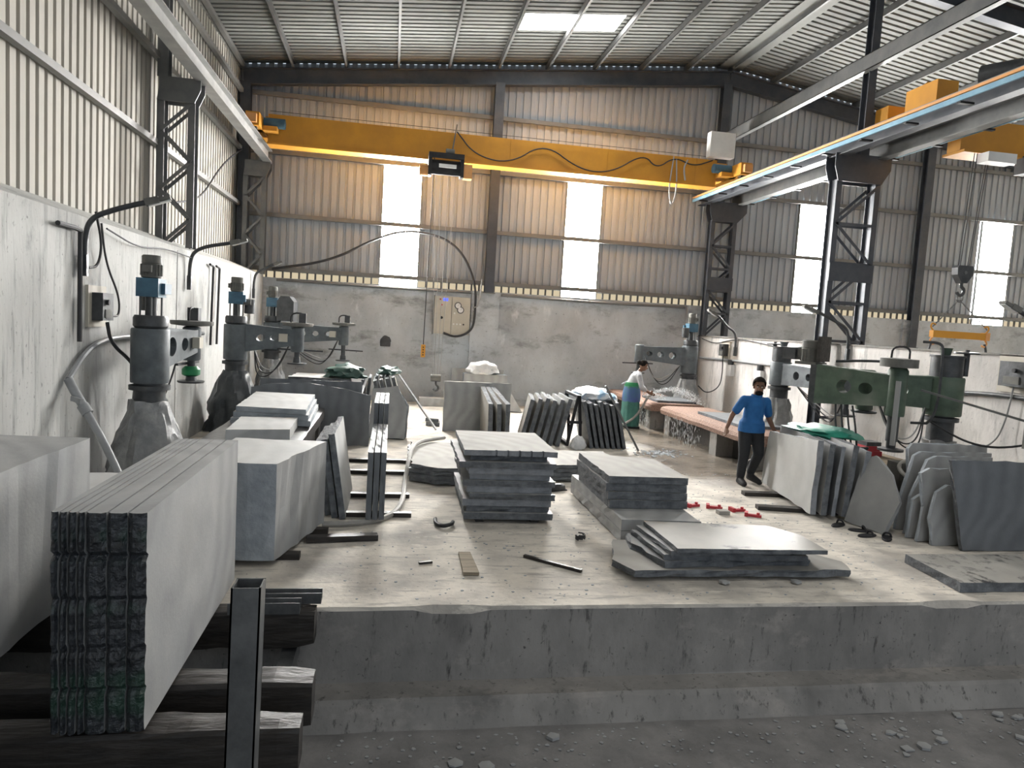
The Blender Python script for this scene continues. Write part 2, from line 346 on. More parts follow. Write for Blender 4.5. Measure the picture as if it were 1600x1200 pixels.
slit = struct(MB().box(XL, XR, YB+.012, YB+.016, 2.96, 3.16).build('trim_1', 'gap'), 'thin cream glowing strip for sunlight leaking under the gable cladding', 'slit')  # emissive strip stands in for sunlight leaking in below the sheeting
while x < XR:
    if not any(a-.05 < x < c+.05 for a, c in WINS): b.box(x-.022, x+.022, YB-.03, YB+.01, 2.96, 3.18)
    x += .2
b.build('slit_rib', 'girt', slit)

# concrete lower walls
b = MB().box(-3.55,-3.23,YF,18.7,-.8,3.05)
b.prism([(-3.55,3.05),(-3.23,3.05),(-3.88,3.29)], 'y', YF, 18.7)
b.box(-3.26,-3.215,6.52,6.58,0,3.05).box(-3.24,-3.222,11.5,11.9,0,3.0)
struct(b.build('wall_left', 'whitewash'), 'whitewashed lower wall on the left with grey stains', 'wall')
b = MB().box(-3.55,XR,18.7,18.98,-.8,3.0).box(2.02,2.76,18.62,18.7,0,2.98).box(8.0,8.34,18.55,18.7,0,2.99).box(14.7,15.2,18.62,18.7,0,2.98)
struct(b.build('wall_back', 'backwash'), 'grey plastered lower wall at the far end', 'wall')
b = MB().box(8.45,8.68,4.6,18.7,0,2.16)
ob = struct(b.build('wall_right', 'pinkwash'), 'low pale plastered partition wall on the right', 'wall')
MB().box(8.42,8.71,4.6,18.7,2.16,2.19).build('coping', 'conc', ob)
# raised platform, its front step and the ground
def platform():
    b = MB(); n = 160; rnd = random.Random(4); top=[]; low=[]
    for i in range(n+1):
        x = -3.23+(XR+3.23)*i/n; e = noise.noise((x*1.7,0,0))*.012+rnd.uniform(-.006,.006)
        chip = .03 if noise.noise((x*.9,5,0)) > .42 else 0
        top.append((x, 5.3+abs(e)+chip, 0)); low.append((x, 5.3+e*.5, -.03-chip))
    k = 0; vs = []; fs = []
    rows = [[(p[0],18.7,0) for p in top], top, low, [(p[0],5.3+noise.noise((p[0]*.5,2,0))*.008,-.58) for p in top], [(p[0],5.3,-.8) for p in top]]
    for r in rows: vs += r
    m = n+1
    for r in range(4):
        for i in range(n): fs.append((r*m+i, r*m+i+1, (r+1)*m+i+1, (r+1)*m+i))
    b.add(vs, fs[:n], 0); k = 0
    b.f += [list(f) for f in fs[n:]]; b.mi += [0 if j < n else 1 for j in range(3*n)]
    return b.build('floor', ['floor','conc'])
struct(platform(), 'raised concrete platform covered in pale stone dust', 'floor')
b = MB(); n = 90; rnd = random.Random(8); rows = [[],[],[],[]]
for i in range(n+1):
    x = -3.23+(XR+3.23)*i/n; e = noise.noise((x*1.3,9,0))*.018
    rows[0].append((x,5.3,-.595)); rows[1].append((x,5.07+e,-.60)); rows[2].append((x,5.045+e,-.63+rnd.uniform(-.01,.01))); rows[3].append((x,4.965+e*.4,-.8))
vs = sum(rows, []); m = n+1
b.add(vs, [(r*m+i, r*m+i+1, (r+1)*m+i+1, (r+1)*m+i) for r in range(3) for i in range(n)])
struct(b.build('trim_2', 'conc'), 'worn concrete step along the foot of the platform', 'step')
b = MB(); nx, ny = 90, 50; vs = []
for j in range(ny+1):
    for i in range(nx+1):
        x = -8+30*i/nx; y = YF-6+(5.0-YF+6)*j/ny
        vs.append((x,y,-.8+.012*noise.noise((x*2.1,y*2.1,3))))
b.add(vs, [(j*(nx+1)+i, j*(nx+1)+i+1, (j+1)*(nx+1)+i+1, (j+1)*(nx+1)+i) for j in range(ny) for i in range(nx)])
struct(b.build('floor_ground', 'ground'), 'dusty grey ground below the platform', 'ground')

# ------------------------------------------------------------------ steel frame
def ibeam(b, p, q, w, h, t=.014, up=(0,0,1), mi=0):
    p = Vector(p); q = Vector(q); d = (q-p).normalized(); up = Vector(up)
    up = (up - d*up.dot(d)).normalized(); o = up*(h/2-t/2)
    b.bar(p+o, q+o, w, t, up, mi); b.bar(p-o, q-o, w, t, up, mi); b.bar(p, q, t*.8, h-2*t, up, mi)
    return b
# purlins
b = MB()
pr_x = [XL+1.26*k for k in range(11)]+[RX+1.26*k for k in range(1,10)]
root = struct(thing('roof_purlins', 'dark steel purlins running under the roof sheets', 'purlins', (0,0,8)), None)
for x in pr_x:
    z = roofz(x)-.045
    b = MB().box(x-.03,x+.03,YF,YB-.1,z-.15,z-.14).box(x-.03,x-.022,YF,YB-.1,z-.15,z).box(x-.03,x+.03,YF,YB-.1,z-.01,z)
    b.build('purlin', 'girt' if abs(x-XL) < .1 else 'steelgrey', root)
b = MB().prism([(RX-.34,roofz(RX-.34)-.05),(RX,roofz(RX)-.05),(RX+.34,roofz(RX+.34)-.05),(RX,roofz(RX)-.09)], 'y', YF, YB-.05)
b.build('ridge_flashing', 'roofsheet', root)
# girts
root = struct(thing('wall_girts', 'horizontal steel girts across the wall cladding', 'girts', (0,0,4)), None)
for z in (3.22, 4.55, 6.08, 7.47):
    MB().box(XL,XR,YB-.14,YB-.045,z-.05,z+.05).build('girt', 'girt', root)
for z in (4.72, 6.05, 7.4, 8.02):
    MB().box(XL+.045,XL+.14,YF,YB-.1,z-.045,z+.045).build('girt', 'girt', root)
# rafters of the portal frames
for yy in (18.62, 12.6, 6.5, .4):
    r = struct(thing('roof_rafter', 'dark steel rafter along the top of the gable wall' if yy > 18 else 'dark steel roof rafter over the hall', 'rafter', (RX,yy,9.2)))
    for x0, x1 in ((XL+.1, RX), (RX, XR)):
        b = MB(); off = .40
        ibeam(b, (x0,yy,roofz(x0+.001 if x0>8 else x0)-off), (x1,yy,(roofz(x1) if x1>9 else 9.51)-off), .2, .38, .02, (0,0,1)); b.build('rafter_half', 'steel', r)
# gable posts
for x, lab in ((2.45,'dark steel post in the middle of the gable wall'),(8.6,'dark steel post under the roof ridge at the gable wall'),(14.95,'dark steel post beside the far right daylight sheet'),(-3.72,'dark steel corner post behind the crane rail')):
    r = struct(thing('wall_post', lab, 'post', (x,18.56,2.2)))
    z0 = 2.2 if x > 14 else (5.9 if x > 8 else 2.97)
    b = MB(); ibeam(b, (x,18.58,z0), (x,18.58,roofz(x)-.55), .24, .22, .02, (0,1,0)); b.build('post_section', 'steel', r)
    MB().box(x-.16,x+.16,18.45,18.7,z0-.02,z0).build('base_plate', 'steelgrey', r)
# lattice crane columns
def lattice(name, label, x0, x1, y, z0, z1, cap_over, mast=None, m='steel', dy=.22, capz=.42, npan=4, batten=None):
    r = struct(thing(name, label, 'column', ((x0+x1)/2,y,z0)))
    for x in (x0, x1):
        b = MB(); ibeam(b, (x,y,z0), (x,y,z1), .11, dy, .014, (0,1,0)); b.build('leg', m, r)
    zs = [z0+(z1-z0-capz*.2)*k/npan for k in range(npan+1)]
    for k in range(npan):
        for yy in (y-dy/2-.012, y+dy/2+.012):
            a, c = (x0, x1) if k % 2 == 0 else (x1, x0)
            MB().bar((a,yy,zs[k]), (c,yy,zs[k+1]), .012, .055, (0,0,1)).build('brace', m, r)
            if k and m == 'steel': MB().bar((x0,yy,zs[k]), (x1,yy,zs[k]), .012, .05, (0,0,1)).build('batten', m, r)
    if batten:
        MB().box(x0-.06,x1+.06,y-dy/2-.03,y-dy/2-.01,batten-.17,batten+.17).build('splice_plate', m, r)
    ca, cb = x0-cap_over[0], x1+cap_over[1]
    for yy in (y-dy/2-.02, y+dy/2+.02):
        MB().prism([(x0-.05,z1-.05),(x1+.05,z1-.05),(cb,z1+capz*.5),(cb,z1+capz),(ca,z1+capz),(ca,z1+capz*.5)], 'y', yy-.01, yy+.01).build('cap_plate', m, r)
    MB().box(ca,cb,y-dy/2-.03,y+dy/2+.03,z1+capz,z1+capz+.02).build('cap_seat', m, r)
    if mast:
        b = MB(); ibeam(b, (mast,y,z1+capz+.02), (mast,y,roofz(mast)-.6), .16, .2, .018, (0,1,0)); b.build('upper_post', m, r)
    return r
lattice('crane_column', 'grey lattice column standing on the left wall top', -3.74, -3.28, 12.4, 3.1, 5.42, (.02,.14), mast=-3.72, m='steelgrey', capz=.30, npan=5)
lattice('crane_column', 'grey lattice column in the back left corner', -3.62, -3.2, 18.35, 3.05, 5.42, (.02,.14), m='steelgrey', capz=.30, npan=5)
lattice('crane_column', 'dark lattice column with tall mast on the right', 8.22, 9.03, 12.65, 0.0, 5.3, (.14,.22), mast=8.72, capz=.45, npan=7, dy=.26, batten=3.55)
lattice('crane_column', 'dark lattice column against the gable wall', 8.36, 8.98, 18.3, 2.2, 5.3, (.14,.3), capz=.45, npan=5, batten=3.6)
# longitudinal tie under the ridge line
r = struct(thing('tie_beam', 'grey channel beam running back to the gable ridge post', 'beam', (8.62,8,7.5)))
b = MB().box(8.55,8.56,YF,18.5,7.33,7.62).box(8.55,8.68,YF,18.5,7.33,7.345).box(8.55,8.68,YF,18.5,7.605,7.62); b.build('channel', 'steelgrey', r)

# ------------------------------------------------------------------ crane runways
def runway(label, x, y0, y1, m, side=0, ztop=6.0):
    r = thing('crane_runway', label, 'crane rail', (x,y0,ztop-.28))
    b = MB(); ibeam(b, (x,y0,ztop-.14), (x,y1,ztop-.14), .2, .28, .018); b.build('runway_beam', m, r)
    MB().box(x-.05,x+.05,y0,y1,ztop,ztop+.05).build('rail', 'rail', r)
    if side:
        xs = x+side*.30
        MB().box(xs-.02,xs+.02,y0,y1-.1,ztop-.13,ztop-.09).build('conductor_strip', 'orange', r)
        MB().box(xs-.015,xs+.015,y0,y1-.1,ztop-.22,ztop-.145).build('insulated_conductor', 'bluestrip', r)
        y = y1-.6
        while y > max(y0, 3):
            MB().bar((x+side*.1,y,ztop-.25), (xs+side*.03,y,ztop-.25), .07, .03).build('conductor_bracket', 'black', r); y -= 1.1
    return r
runway('pale crane rail beam along the left wall', -3.13, YF, 18.3, 'rail')
runway('left of the two crane rail beams on the dark lattice columns, orange conductor strip', 8.22, YF, 18.75, 'steel', -1)
runway('right of the two crane rail beams on the dark lattice columns', 9.05, YF, 18.6, 'steelgrey', 1)

# ------------------------------------------------------------------ yellow bridge crane
CY = 17.3
cr = thing('bridge_crane', 'long yellow bridge crane spanning the hall', 'crane', (2.3,CY,5.9))
b = MB().box(-2.95,7.85,CY-.14,CY+.14,5.95,6.58); g = b.build('girder', 'yellow', cr)
MB().box(-2.95,7.85,CY-.22,CY+.22,5.90,5.945).build('bottom_flange', 'yellow', g)
for x in (-2.2, 0.2, 2.6, 5.0, 7.3): MB().box(x-.006,x+.006,CY-.148,CY-.141,5.95,6.58).build('weld_seam', 'yellow', g)
for x, s in ((-3.13,1),(8.22,-1)):
    e = MB().box(x-.14,x+.14,CY-1.0,CY+.9,6.1,6.38).build('end_carriage', 'yellow', cr)
    for yy in (CY-.8, CY+.7): MB().cyl((x-.07,yy,6.165),(x+.07,yy,6.165),.11,n=20).build('wheel', 'machdark', e, True)
    MB().cyl((x+s*.15,CY-.45,6.3),(x+s*.6,CY-.45,6.3),.11,n=18).build('travel_motor', 'motorblue', e, True)
    MB().box(x-.02,x+s*.45,CY-.62,CY-.35,6.1,6.2).build('motor_tray', 'yellow', e)
    MB().box(x-.1,x+.1,CY-1.12,CY-1.0,6.14,6.32).build('buffer', 'orange', e)
MB().box(7.84,8.1,CY-.2,CY+.2,6.12,6.5).build('end_joint', 'yellow', g); MB().box(-3.0,-2.94,CY-.2,CY+.2,6.12,6.5).build('end_joint', 'yellow', g)
MB().box(7.55,8.2,CY-.35,CY-.12,6.62,7.22).build('control_cabinet', 'white', cr)
# festoon cable
pts = [(1.3,6.6),(1.75,6.1),(2.6,5.98),(3.4,6.56),(4.3,6.0),(5.1,6.0),(5.9,6.55),(6.25,6.2),(6.7,6.55),(7.2,6.35),(7.7,6.55)]
MB().tube([(x,CY-.2,z) for x,z in pts], .016, 6).build('festoon_cable', 'cable', cr, True)
MB().tube([(6.68,CY-.2,6.55),(6.6,CY-.2,5.7),(6.72,CY-.2,5.3),(6.82,CY-.2,5.75),(6.75,CY-.2,6.5)], .016, 6).build('cable_loop', 'cablegrey', cr, True)
MB().tube([(7.05,CY-.2,6.5),(6.95,CY-.2,6.3),(7.02,CY-.2,6.0)], .02, 6).build('cable_end', 'cablegrey', cr, True)
MB().cyl((-2.9,CY-.24,6.62),(7.5,CY-.24,6.62),.006,n=6).build('festoon_wire', 'cable', cr)
# hoist
h = thing('electric_hoist', 'black electric hoist hanging under the yellow crane girder', 'hoist', (1.05,CY,5.5))
MB().cyl((.72,CY-.32,5.72),(1.42,CY-.32,5.72),.17,n=22).build('rope_drum', 'black', h, True)
MB().box(.66,.74,CY-.5,CY-.235,5.5,6.0).build('end_plate', 'black', h); MB().box(1.4,1.48,CY-.5,CY-.235,5.5,6.0).build('end_plate', 'black', h)
MB().box(.66,1.48,CY-.52,CY-.46,5.9,6.02).build('frame_bar', 'black', h); MB().box(.7,1.44,CY-.54,CY-.5,5.52,5.58).build('lower_bar', 'black', h)
MB().cyl((1.05,CY-.42,6.06),(1.25,CY-.42,6.06),.08,n=16).build('trolley_motor', 'motorgrey', h, True)
MB().cyl((.46,CY-.32,5.62),(.66,CY-.32,5.62),.13,n=18).build('hoist_motor', 'orange', h, True)
MB().box(1.48,1.68,CY-.45,CY-.2,5.5,5.82).build('limit_box', 'orange', h)
MB().box(.9,1.3,CY-.56,CY-.53,5.68,5.76).build('rating_plate', 'white', h)
MB().bar((1.2,CY-.36,6.1),(1.28,CY-.36,6.72),.03,.03).build('tow_arm', 'steelgrey', h)
for dx in (-.13,-.05,.06,.16): MB().cyl((1.05+dx*1.6,CY-.32,5.6),(1.08+dx*.6,CY-.32,.86),.007,n=6).build('wire_rope', 'cablegrey', h)
hk = thing('crane_hook', 'small steel hook block hanging before the far wall', 'hook', (1.09,CY-.32,.52))
MB().box(.98,1.18,CY-.38,CY-.26,.72,.86).build('sheave_block', 'machdark', hk)
MB().cyl((.96,CY-.32,.8),(1.20,CY-.32,.8),.085,n=18).build('sheave', 'motorgrey', hk, True)
MB().tube([(1.09,CY-.32,.74),(1.09,CY-.32,.64),(1.15,CY-.32,.6),(1.15,CY-.32,.52),(1.08,CY-.32,.49),(1.03,CY-.32,.54)], .025, 8).build('hook', 'machdark', hk, True)
pd = thing('pendant_control', 'yellow pendant push-button box hanging on a long cable', 'control', (.75,CY-.3,1.28))
MB().box(.70,.80,CY-.35,CY-.27,1.28,1.58).build('button_box', 'yellow', pd)
for k in range(4): MB().cyl((.75,CY-.352,1.34+k*.06),(.75,CY-.365,1.34+k*.06),.016,n=10).build('push_button', 'black', pd)
MB().cyl((.75,CY-.3,1.58),(.80,CY-.3,5.95),.012,n=6).build('pendant_cable', 'cable', pd)

# second crane in the right bay
c2 = thing('bridge_crane', 'second yellow crane beyond the right rail beams', 'crane', (14,11.2,5.5))
g = MB().box(9.45,20.4,11.05,11.35,5.62,6.15).build('girder', 'yellow', c2)
MB().box(9.45,20.4,10.95,11.45,5.57,5.615).build('bottom_flange', 'yellow', g)
MB().box(9.18,9.5,11.0,11.4,6.08,6.3).build('end_joint', 'yellow', g)
e = MB().box(8.9,9.2,9.9,12.6,6.08,6.32).build('end_carriage', 'yellow', c2)
MB().box(8.85,9.25,11.0,11.75,6.32,6.72).build('girder_seat', 'yellow', e)
MB().box(8.85,9.25,12.2,12.55,6.32,6.62).build('end_box', 'yellow', e)
MB().prism([(8.95,6.72),(9.25,6.72),(9.25,6.95)], 'y', 11.72, 11.75).build('gusset', 'yellow', e)
MB().cyl((9.05,10.3,6.52),(9.35,9.85,6.52),.19,n=20).build('travel_motor', 'machdark', e, True)
MB().box(9.0,9.5,9.5,10.5,6.3,6.36).build('motor_base', 'black', e)
MB().box(10.6,11.5,10.7,11.1,5.3,5.6).build('hoist_body', 'black', c2)
MB().box(9.75,10.3,10.75,11.0,5.4,5.56).build('hoist_cover', 'white', c2)
HX, HY = 9.72, 11.0
for dx in (-.1,-.06,.08,.11): MB().cyl((HX+dx*1.4+.12,HY,5.62),(HX+dx,HY,3.62),.008,n=6).build('wire_rope', 'cable', c2)
hb = thing('hook_block', 'dark hook block hanging beyond the right partition wall', 'hook', (HX,HY,3.2))
MB().prism([(HX-.16,3.62),(HX-.14,3.66),(HX+.14,3.66),(HX+.16,3.62),(HX+.15,3.5),(HX+.05,3.36),(HX-.05,3.36),(HX-.15,3.5)], 'y', HY-.07, HY+.07).build('block_housing', 'machdark', hb)
MB().cyl((HX,HY-.08,3.54),(HX,HY+.08,3.54),.03,n=10).build('sheave_pin', 'steelgrey', hb)
MB().tube([(HX,HY,3.38),(HX,HY,3.3),(HX+.07,HY,3.26),(HX+.06,HY,3.17),(HX-.02,HY,3.14),(HX-.07,HY,3.2)], .028, 8).build('hook', 'machdark', hb, True)
sb = thing('lifting_beam', 'short yellow lifting beam hung on two chains from the hook block', 'lifting beam', (HX,HY,2.35))
MB().box(9.24,10.34,HY-.05,HY+.05,2.40,2.52).build('beam', 'yellow', sb); MB().box(10.28,10.36,HY-.06,HY+.06,2.39,2.53).build('end_cap', 'orange', sb)
for sx, xx in ((-1,9.27),(1,10.32)):
    for k in range(15):
        t = k/14; p = Vector((HX+sx*.03,HY,3.05)).lerp(Vector((xx,HY,2.60)), t)
        MB().bar(p-Vector((sx*.022,0,-.02)), p+Vector((sx*.022,0,-.02)), .02 if k % 2 else .008, .008 if k % 2 else .02).build('chain_link', 'steelgrey', sb)
    MB().tube([(xx,HY,2.52),(xx+sx*.06,HY,2.58),(xx+sx*.03,HY,2.65),(xx-sx*.04,HY,2.62)], .014, 6).build('shackle', 'yellow', sb, True)
    MB().tube([(xx,HY,2.4),(xx+sx*.05,HY,2.34),(xx,HY,2.27),(xx-sx*.06,HY,2.3)], .016, 6).build('lower_hook', 'orange', sb, True)
    MB().tube([(xx,HY,2.33),(xx+sx*.05,HY,2.2),(xx+sx*.03,HY,2.1)], .02, 6).build('sling_strap', 'machdark', sb, True)
MB().tube([(HX-.05,HY,3.16),(HX-.06,HY,3.06),(HX,HY,3.03),(HX+.06,HY,3.06),(HX+.05,HY,3.16)], .014, 6).build('top_ring', 'steelgrey', sb, True)
# ------------------------------------------------------------------ stone slabs
def slab_mesh(outline, th, rough=.006, seed=0, step=.12, notch=None, rows=2):
    """outline (u,v) ccw, thickness along w; ragged perimeter"""
    rnd = random.Random(seed); P = []
    n = len(outline)
    for i in range(n):
        a = Vector(outline[i]); c = Vector(outline[(i+1) % n]); L = (c-a).length; k = max(1, int(L/step))
        d = (c-a).normalized(); nn = Vector((d.y, -d.x))
        for j in range(k):
            p = a.lerp(c, j/k); P.append((p, nn, j == 0))
    b = MB(); m = len(P); lev = [0, .5, 1] if rows == 2 else [0, 1]
    for w in lev:
        for (p, nn, corner) in P:
            e = rnd.uniform(-1, .4)*rough*(.4 if corner else 1)
            q = p + nn*e
            b.v.append(Vector((q.x, q.y, w*th)))
    b.f.append(list(reversed(range(m)))); b.mi.append(0)
    for r in range(len(lev)-1):
        for i in range(m):
            j = (i+1) % m; b.f.append([r*m+i, r*m+j, (r+1)*m+j, (r+1)*m+i]); b.mi.append(1)
    b.f.append([(len(lev)-1)*m+i for i in range(m)]); b.mi.append(0)
    return b
SEED = [0]
def flat(label, poly, z0, th, mats=('stone','edge'), rough=.012, group=None, name='stone_slab', rows=2):
    SEED[0] += 1
    c = sum((Vector(p) for p in poly), Vector((0,0)))/len(poly)
    b = slab_mesh([(p[0]-c.x, p[1]-c.y) for p in poly], th, rough, SEED[0], rows=rows)
    o = b.build(name, list(mats)); o.location = (c.x, c.y, z0)
    return tag(o, label, 'stone slab', group)
def stand(label, p0, p1, h, th, lean=0.0, z0=0.0, mats=('stone','edge'), rough=.012, group=None, outline=None, name='stone_slab', cat='stone slab'):
    """slab on edge from p0 to p1 on the floor; lean>0 tips it to the right-hand side of p0->p1"""
    SEED[0] += 1
    p0 = Vector((*p0, z0)); p1 = Vector((*p1, z0)); U = (p1-p0).normalized(); L = (p1-p0).length
    up = Vector((0,0,1)); N = U.cross(up)
    V = up*math.cos(lean)+N*math.sin(lean); Wd = N*math.cos(lean)-up*math.sin(lean)
    b = slab_mesh(outline or [(0,0),(L,0),(L,h),(0,h)], th, rough, SEED[0])
    mt = Matrix((U, V, Wd)).transposed().to_4x4()
    lift = max(0, math.sin(lean))*th + .004
    b.xf(mt); o = b.build(name, list(mats)); o.location = p0 + up*lift
    return tag(o, label, cat, group)

# A: tall stack in the middle
zz = .05; N_A = 11; g = 'slabs of the tall square stack'
ths = [.072,.062,.075,.066,.07,.062,.07,.064,.066,.06,.06]
offs = [(0,0,.02,0),(.03,.05,-.02,.01),(-.02,.03,0,0),(.05,-.01,.03,.02),(.02,.04,.0,-.02),(-.02,.02,.03,.01),(.05,.05,-.03,.0),(.03,.0,.0,.02),(-.08,-.02,.02,.03),(.05,.07,-.06,.02),(-.03,-.01,.03,-.03)]
for i in range(N_A):
    k = N_A-1-i; o = offs[i]
    flat('%s slab from the top of the tall square stack in mid platform' % ORD[k] if k else 'topmost slab of the tall square stack in mid platform, notched front edge',
         ([(.86+o[0],7.55+o[1])]+([q for xx in (1.17,1.30,1.43,1.56,1.69) for q in ((xx,7.545),(xx,7.575),(xx+.022,7.575),(xx+.022,7.545))] if k == 0 else [])+[(1.83+o[2],7.53+o[1]),(1.84+o[2],8.9+o[3]),(.88+o[0],8.92+o[3])]), zz, ths[i], ('stonedust' if k == 0 else 'stone','edge2' if i in (2,4,6,7,10) else 'edge'), 0.004 if k == 0 else (.03 if i in (1,3,9) else .012), g)
    zz += ths[i]+.004
for j, x in enumerate((1.0,1.62)):
    tag(MB().box(x,x+.09,7.62,8.85,0,.048).build('timber_bearer', 'wood'), 'dark timber bearer under the %s side of the tall square slab stack' % ('left','right')[j], 'timber')
# B: stack with two thick slabs below
zz = .02; g = 'slabs of the stack right of the tall one'
for i, th in enumerate((.115,.115,.088,.082,.084,.078)):
    k = 5-i
    if i < 2: poly = [(2.42,6.87),(3.27,6.82),(3.34,8.9),(2.43,9.0)]
    else: d = (.02,.0,-.02,0)[i-2]; poly = [(2.40+d,7.32-d),(3.31+d*.5,7.30),(3.32-d,8.36+d),(2.42+d,8.68)]
    flat(['topmost slab of the stack right of the tall square stack','second slab from the top of the stack right of the tall square stack','third slab from the top of the stack right of the tall square stack','fourth slab from the top of the stack right of the tall square stack','upper of two thick slabs at the base of the stack right of the tall one','lower of two thick slabs at the base of the stack right of the tall one'][k], poly, zz, th, ('stonedust' if k == 0 else 'stone','edge' if i > 1 else 'stone'), .012, g)
    zz += th+.006
# C: low wide stack near the platform edge
g = 'slabs of the low wide stack near the platform edge'
flat('large ragged bottom slab of the low wide stack near the platform edge', [(2.20,5.80),(4.30,5.80),(4.38,6.05),(4.0,6.75),(2.28,6.70),(2.08,6.1)], .04, .062, ('stonedust','edge'), .035, g)
flat('slab with toothed left edge in the low wide stack near the platform edge', [(2.5,5.86),(3.95,5.9),(4.05,6.15),(3.98,6.7),(2.42,6.72),(2.36,6.4)], .106, .055, ('stone','edge'), .05, g)
flat('third slab from the top of the low wide stack near the platform edge', [(2.5,5.9),(3.9,5.86),(3.98,6.6),(2.45,6.66)], .165, .05, ('stone','edge'), .02, g)
flat('second slab from the top of the low wide stack near the platform edge', [(2.55,5.86),(3.72,5.88),(3.95,6.02),(3.9,6.6),(2.5,6.66)], .219, .042, ('stone','edge'), .015, g)
flat('topmost slab of the low wide stack near the platform edge, wet dark patch', [(2.58,5.80),(4.02,5.76),(4.04,6.25),(3.86,6.55),(2.58,6.67)], .265, .038, ('wetpatch','edge'), .008, g)
for j, (x, y) in enumerate(((3.02,5.74),(3.72,5.74),(2.7,6.5),(3.7,6.5))):
    b = MB().ico((x,y,.02), .055, 1, (1,1,.36)); tag(b.build('prop_stone', 'stone'), ['stone chock under the front of the low wide stack, left one','stone chock under the front of the low wide stack, right one','stone chock under the back of the low wide stack, left one','stone chock under the back of the low wide stack, right one'][j], 'stone')
# D: single slab lower right, dark marks
d = flat('single thick slab with black smears lying at the right platform edge', [(5.2,5.5),(6.55,5.5),(6.6,6.3),(5.27,6.3)], .005, .09, ('smeared','edge'), .012)
# flat piles behind the tall stack
for gname, poly, n, xs in (('low pile left behind the tall square stack', [(.32,9.5),(.66,9.25),(1.5,9.25),(1.5,11.2),(.36,11.26)], 4, 0),
                           ('low pile right behind the tall square stack', [(2.02,9.6),(2.62,9.65),(3.45,9.9),(3.45,10.85),(2.1,10.8)], 4, 0)):
    zz = .02
    for i in range(n):
        k = n-1-i; dx = random.uniform(-.04,.04)
        flat('%s slab of the %s' % (ORD[k] if k else 'dusty topmost', gname), [(x+dx, y+random.uniform(0,.03)) for x, y in poly], zz, .052, ('stonedust' if k == 0 else 'stonedark','edge'), .03, 'slabs of the '+gname)
        zz += .058
# foreground bundle of seven slabs on edge, split ends towards the camera
def end_slab(label, x0, x1, y0, y1, z0, z1, seed):
    b = MB(); nz, nx = 46, max(3, int((x1-x0)/.016)); rnd = random.Random(seed)
    gro = [.19,.38,.60,.80]; vs = []
    def disp(x, z):
        t = (z-z0)/(z1-z0); d = .012*noise.noise((x*9,seed*3.1,z*7))+.008*noise.noise((x*30,seed,z*26))+.004*noise.noise((x*70,seed,z*60))
        for gk in gro:
            if abs(t-gk+.006*math.sin(x*20)) < .017: d += .035*(1-abs(t-gk)/.017)
        return d
    for i in range(nz+1):
        for j in range(nx+1):
            x = x0+(x1-x0)*j/nx; z = z0+(z1-z0)*i/nz
            e = .014*(1 if j in (0,nx) else 0)
            vs.append((x, y0+.02+disp(x,z)+e, z))
    b.add(vs, [(i*(nx+1)+j, i*(nx+1)+j+1, (i+1)*(nx+1)+j+1, (i+1)*(nx+1)+j) for i in range(nz) for j in range(nx)], 1)
    # sides follow the ragged end
    L = [i*(nx+1) for i in range(nz+1)]; Rr = [i*(nx+1)+nx for i in range(nz+1)]
    k = len(b.v)
    b.v += [Vector((x0,y1,z0)),Vector((x1,y1,z0)),Vector((x1,y1,z1)),Vector((x0,y1,z1))]
    for f, mi in ((L+[k+3,k], 0), (list(reversed(Rr))+[k+1,k+2], 0), ([k,k+1,k+2,k+3],1)):
        b.f.append(list(f)); b.mi.append(mi)
    top = [nz*(nx+1)+j for j in range(nx+1)]; bot = list(range(nx+1))
    b.f.append(list(reversed(top))+[k+3,k+2]); b.mi.append(0); b.f.append(bot+[k+1,k]); b.mi.append(1)
    o = b.build('stone_slab', ['stone','wetedge']); base_origin(o)
    return tag(o, label, 'stone slab', 'slabs standing in the foreground bundle')
ed = [0,.041,.078,.119,.155,.250,.341,.43]; labs = ['leftmost thin slab','second thin slab from the left','third thin slab from the left','fourth thin slab from the left','first thick slab from the left','middle thick slab','rightmost slab, its broad pale sawn face showing,']
for i in range(7):
    end_slab('%s in the foreground bundle with wet black split ends' % labs[i], -1.535+ed[i]+.005, -1.535+ed[i+1]-.005, 3.52, 5.58, .11, 1.2, i+1)
# big block at the far left and blocks behind
flat('huge grey stone block at the far left edge of the picture', [(-3.15,3.0),(-2.16,3.0),(-2.13,5.55),(-3.15,5.6)], .11, 1.08, ('stone','stone'), .01, name='stone_block', rows=1)
lb = flat('thick pale stone block with chipped corner behind the foreground bundle', [(-1.75,6.2),(-.9,6.16),(-.6,7.33),(-1.5,7.4)], .06, .84, ('stonepale','edgepale'), .03, name='stone_block')
lb.data.materials.append(M['stone'])
for pp in lb.data.polygons:
    if pp.normal.x > .6: pp.material_index = 2
flat('low pale block glimpsed between the huge block and the foreground bundle', [(-2.75,5.75),(-1.9,5.75),(-1.85,6.5),(-2.75,6.5)], 0.0, .72, ('stonepale','edgepale'), .02, name='stone_block')
for j, y in enumerate((6.35,7.1)):
    tag(MB().box(-1.72,-.72+j*.18,y,y+.1,0,.055).build('timber_bearer','wood'), ('near','far')[j]+' dark timber bearer under the chipped pale block', 'timber')
tag(base_origin(MB().bar((-.72,6.86,.035),(-.05,6.96,.03),.1,.055).build('timber_offcut','wood')), 'dark broken timber lying beside the chipped pale block', 'timber')
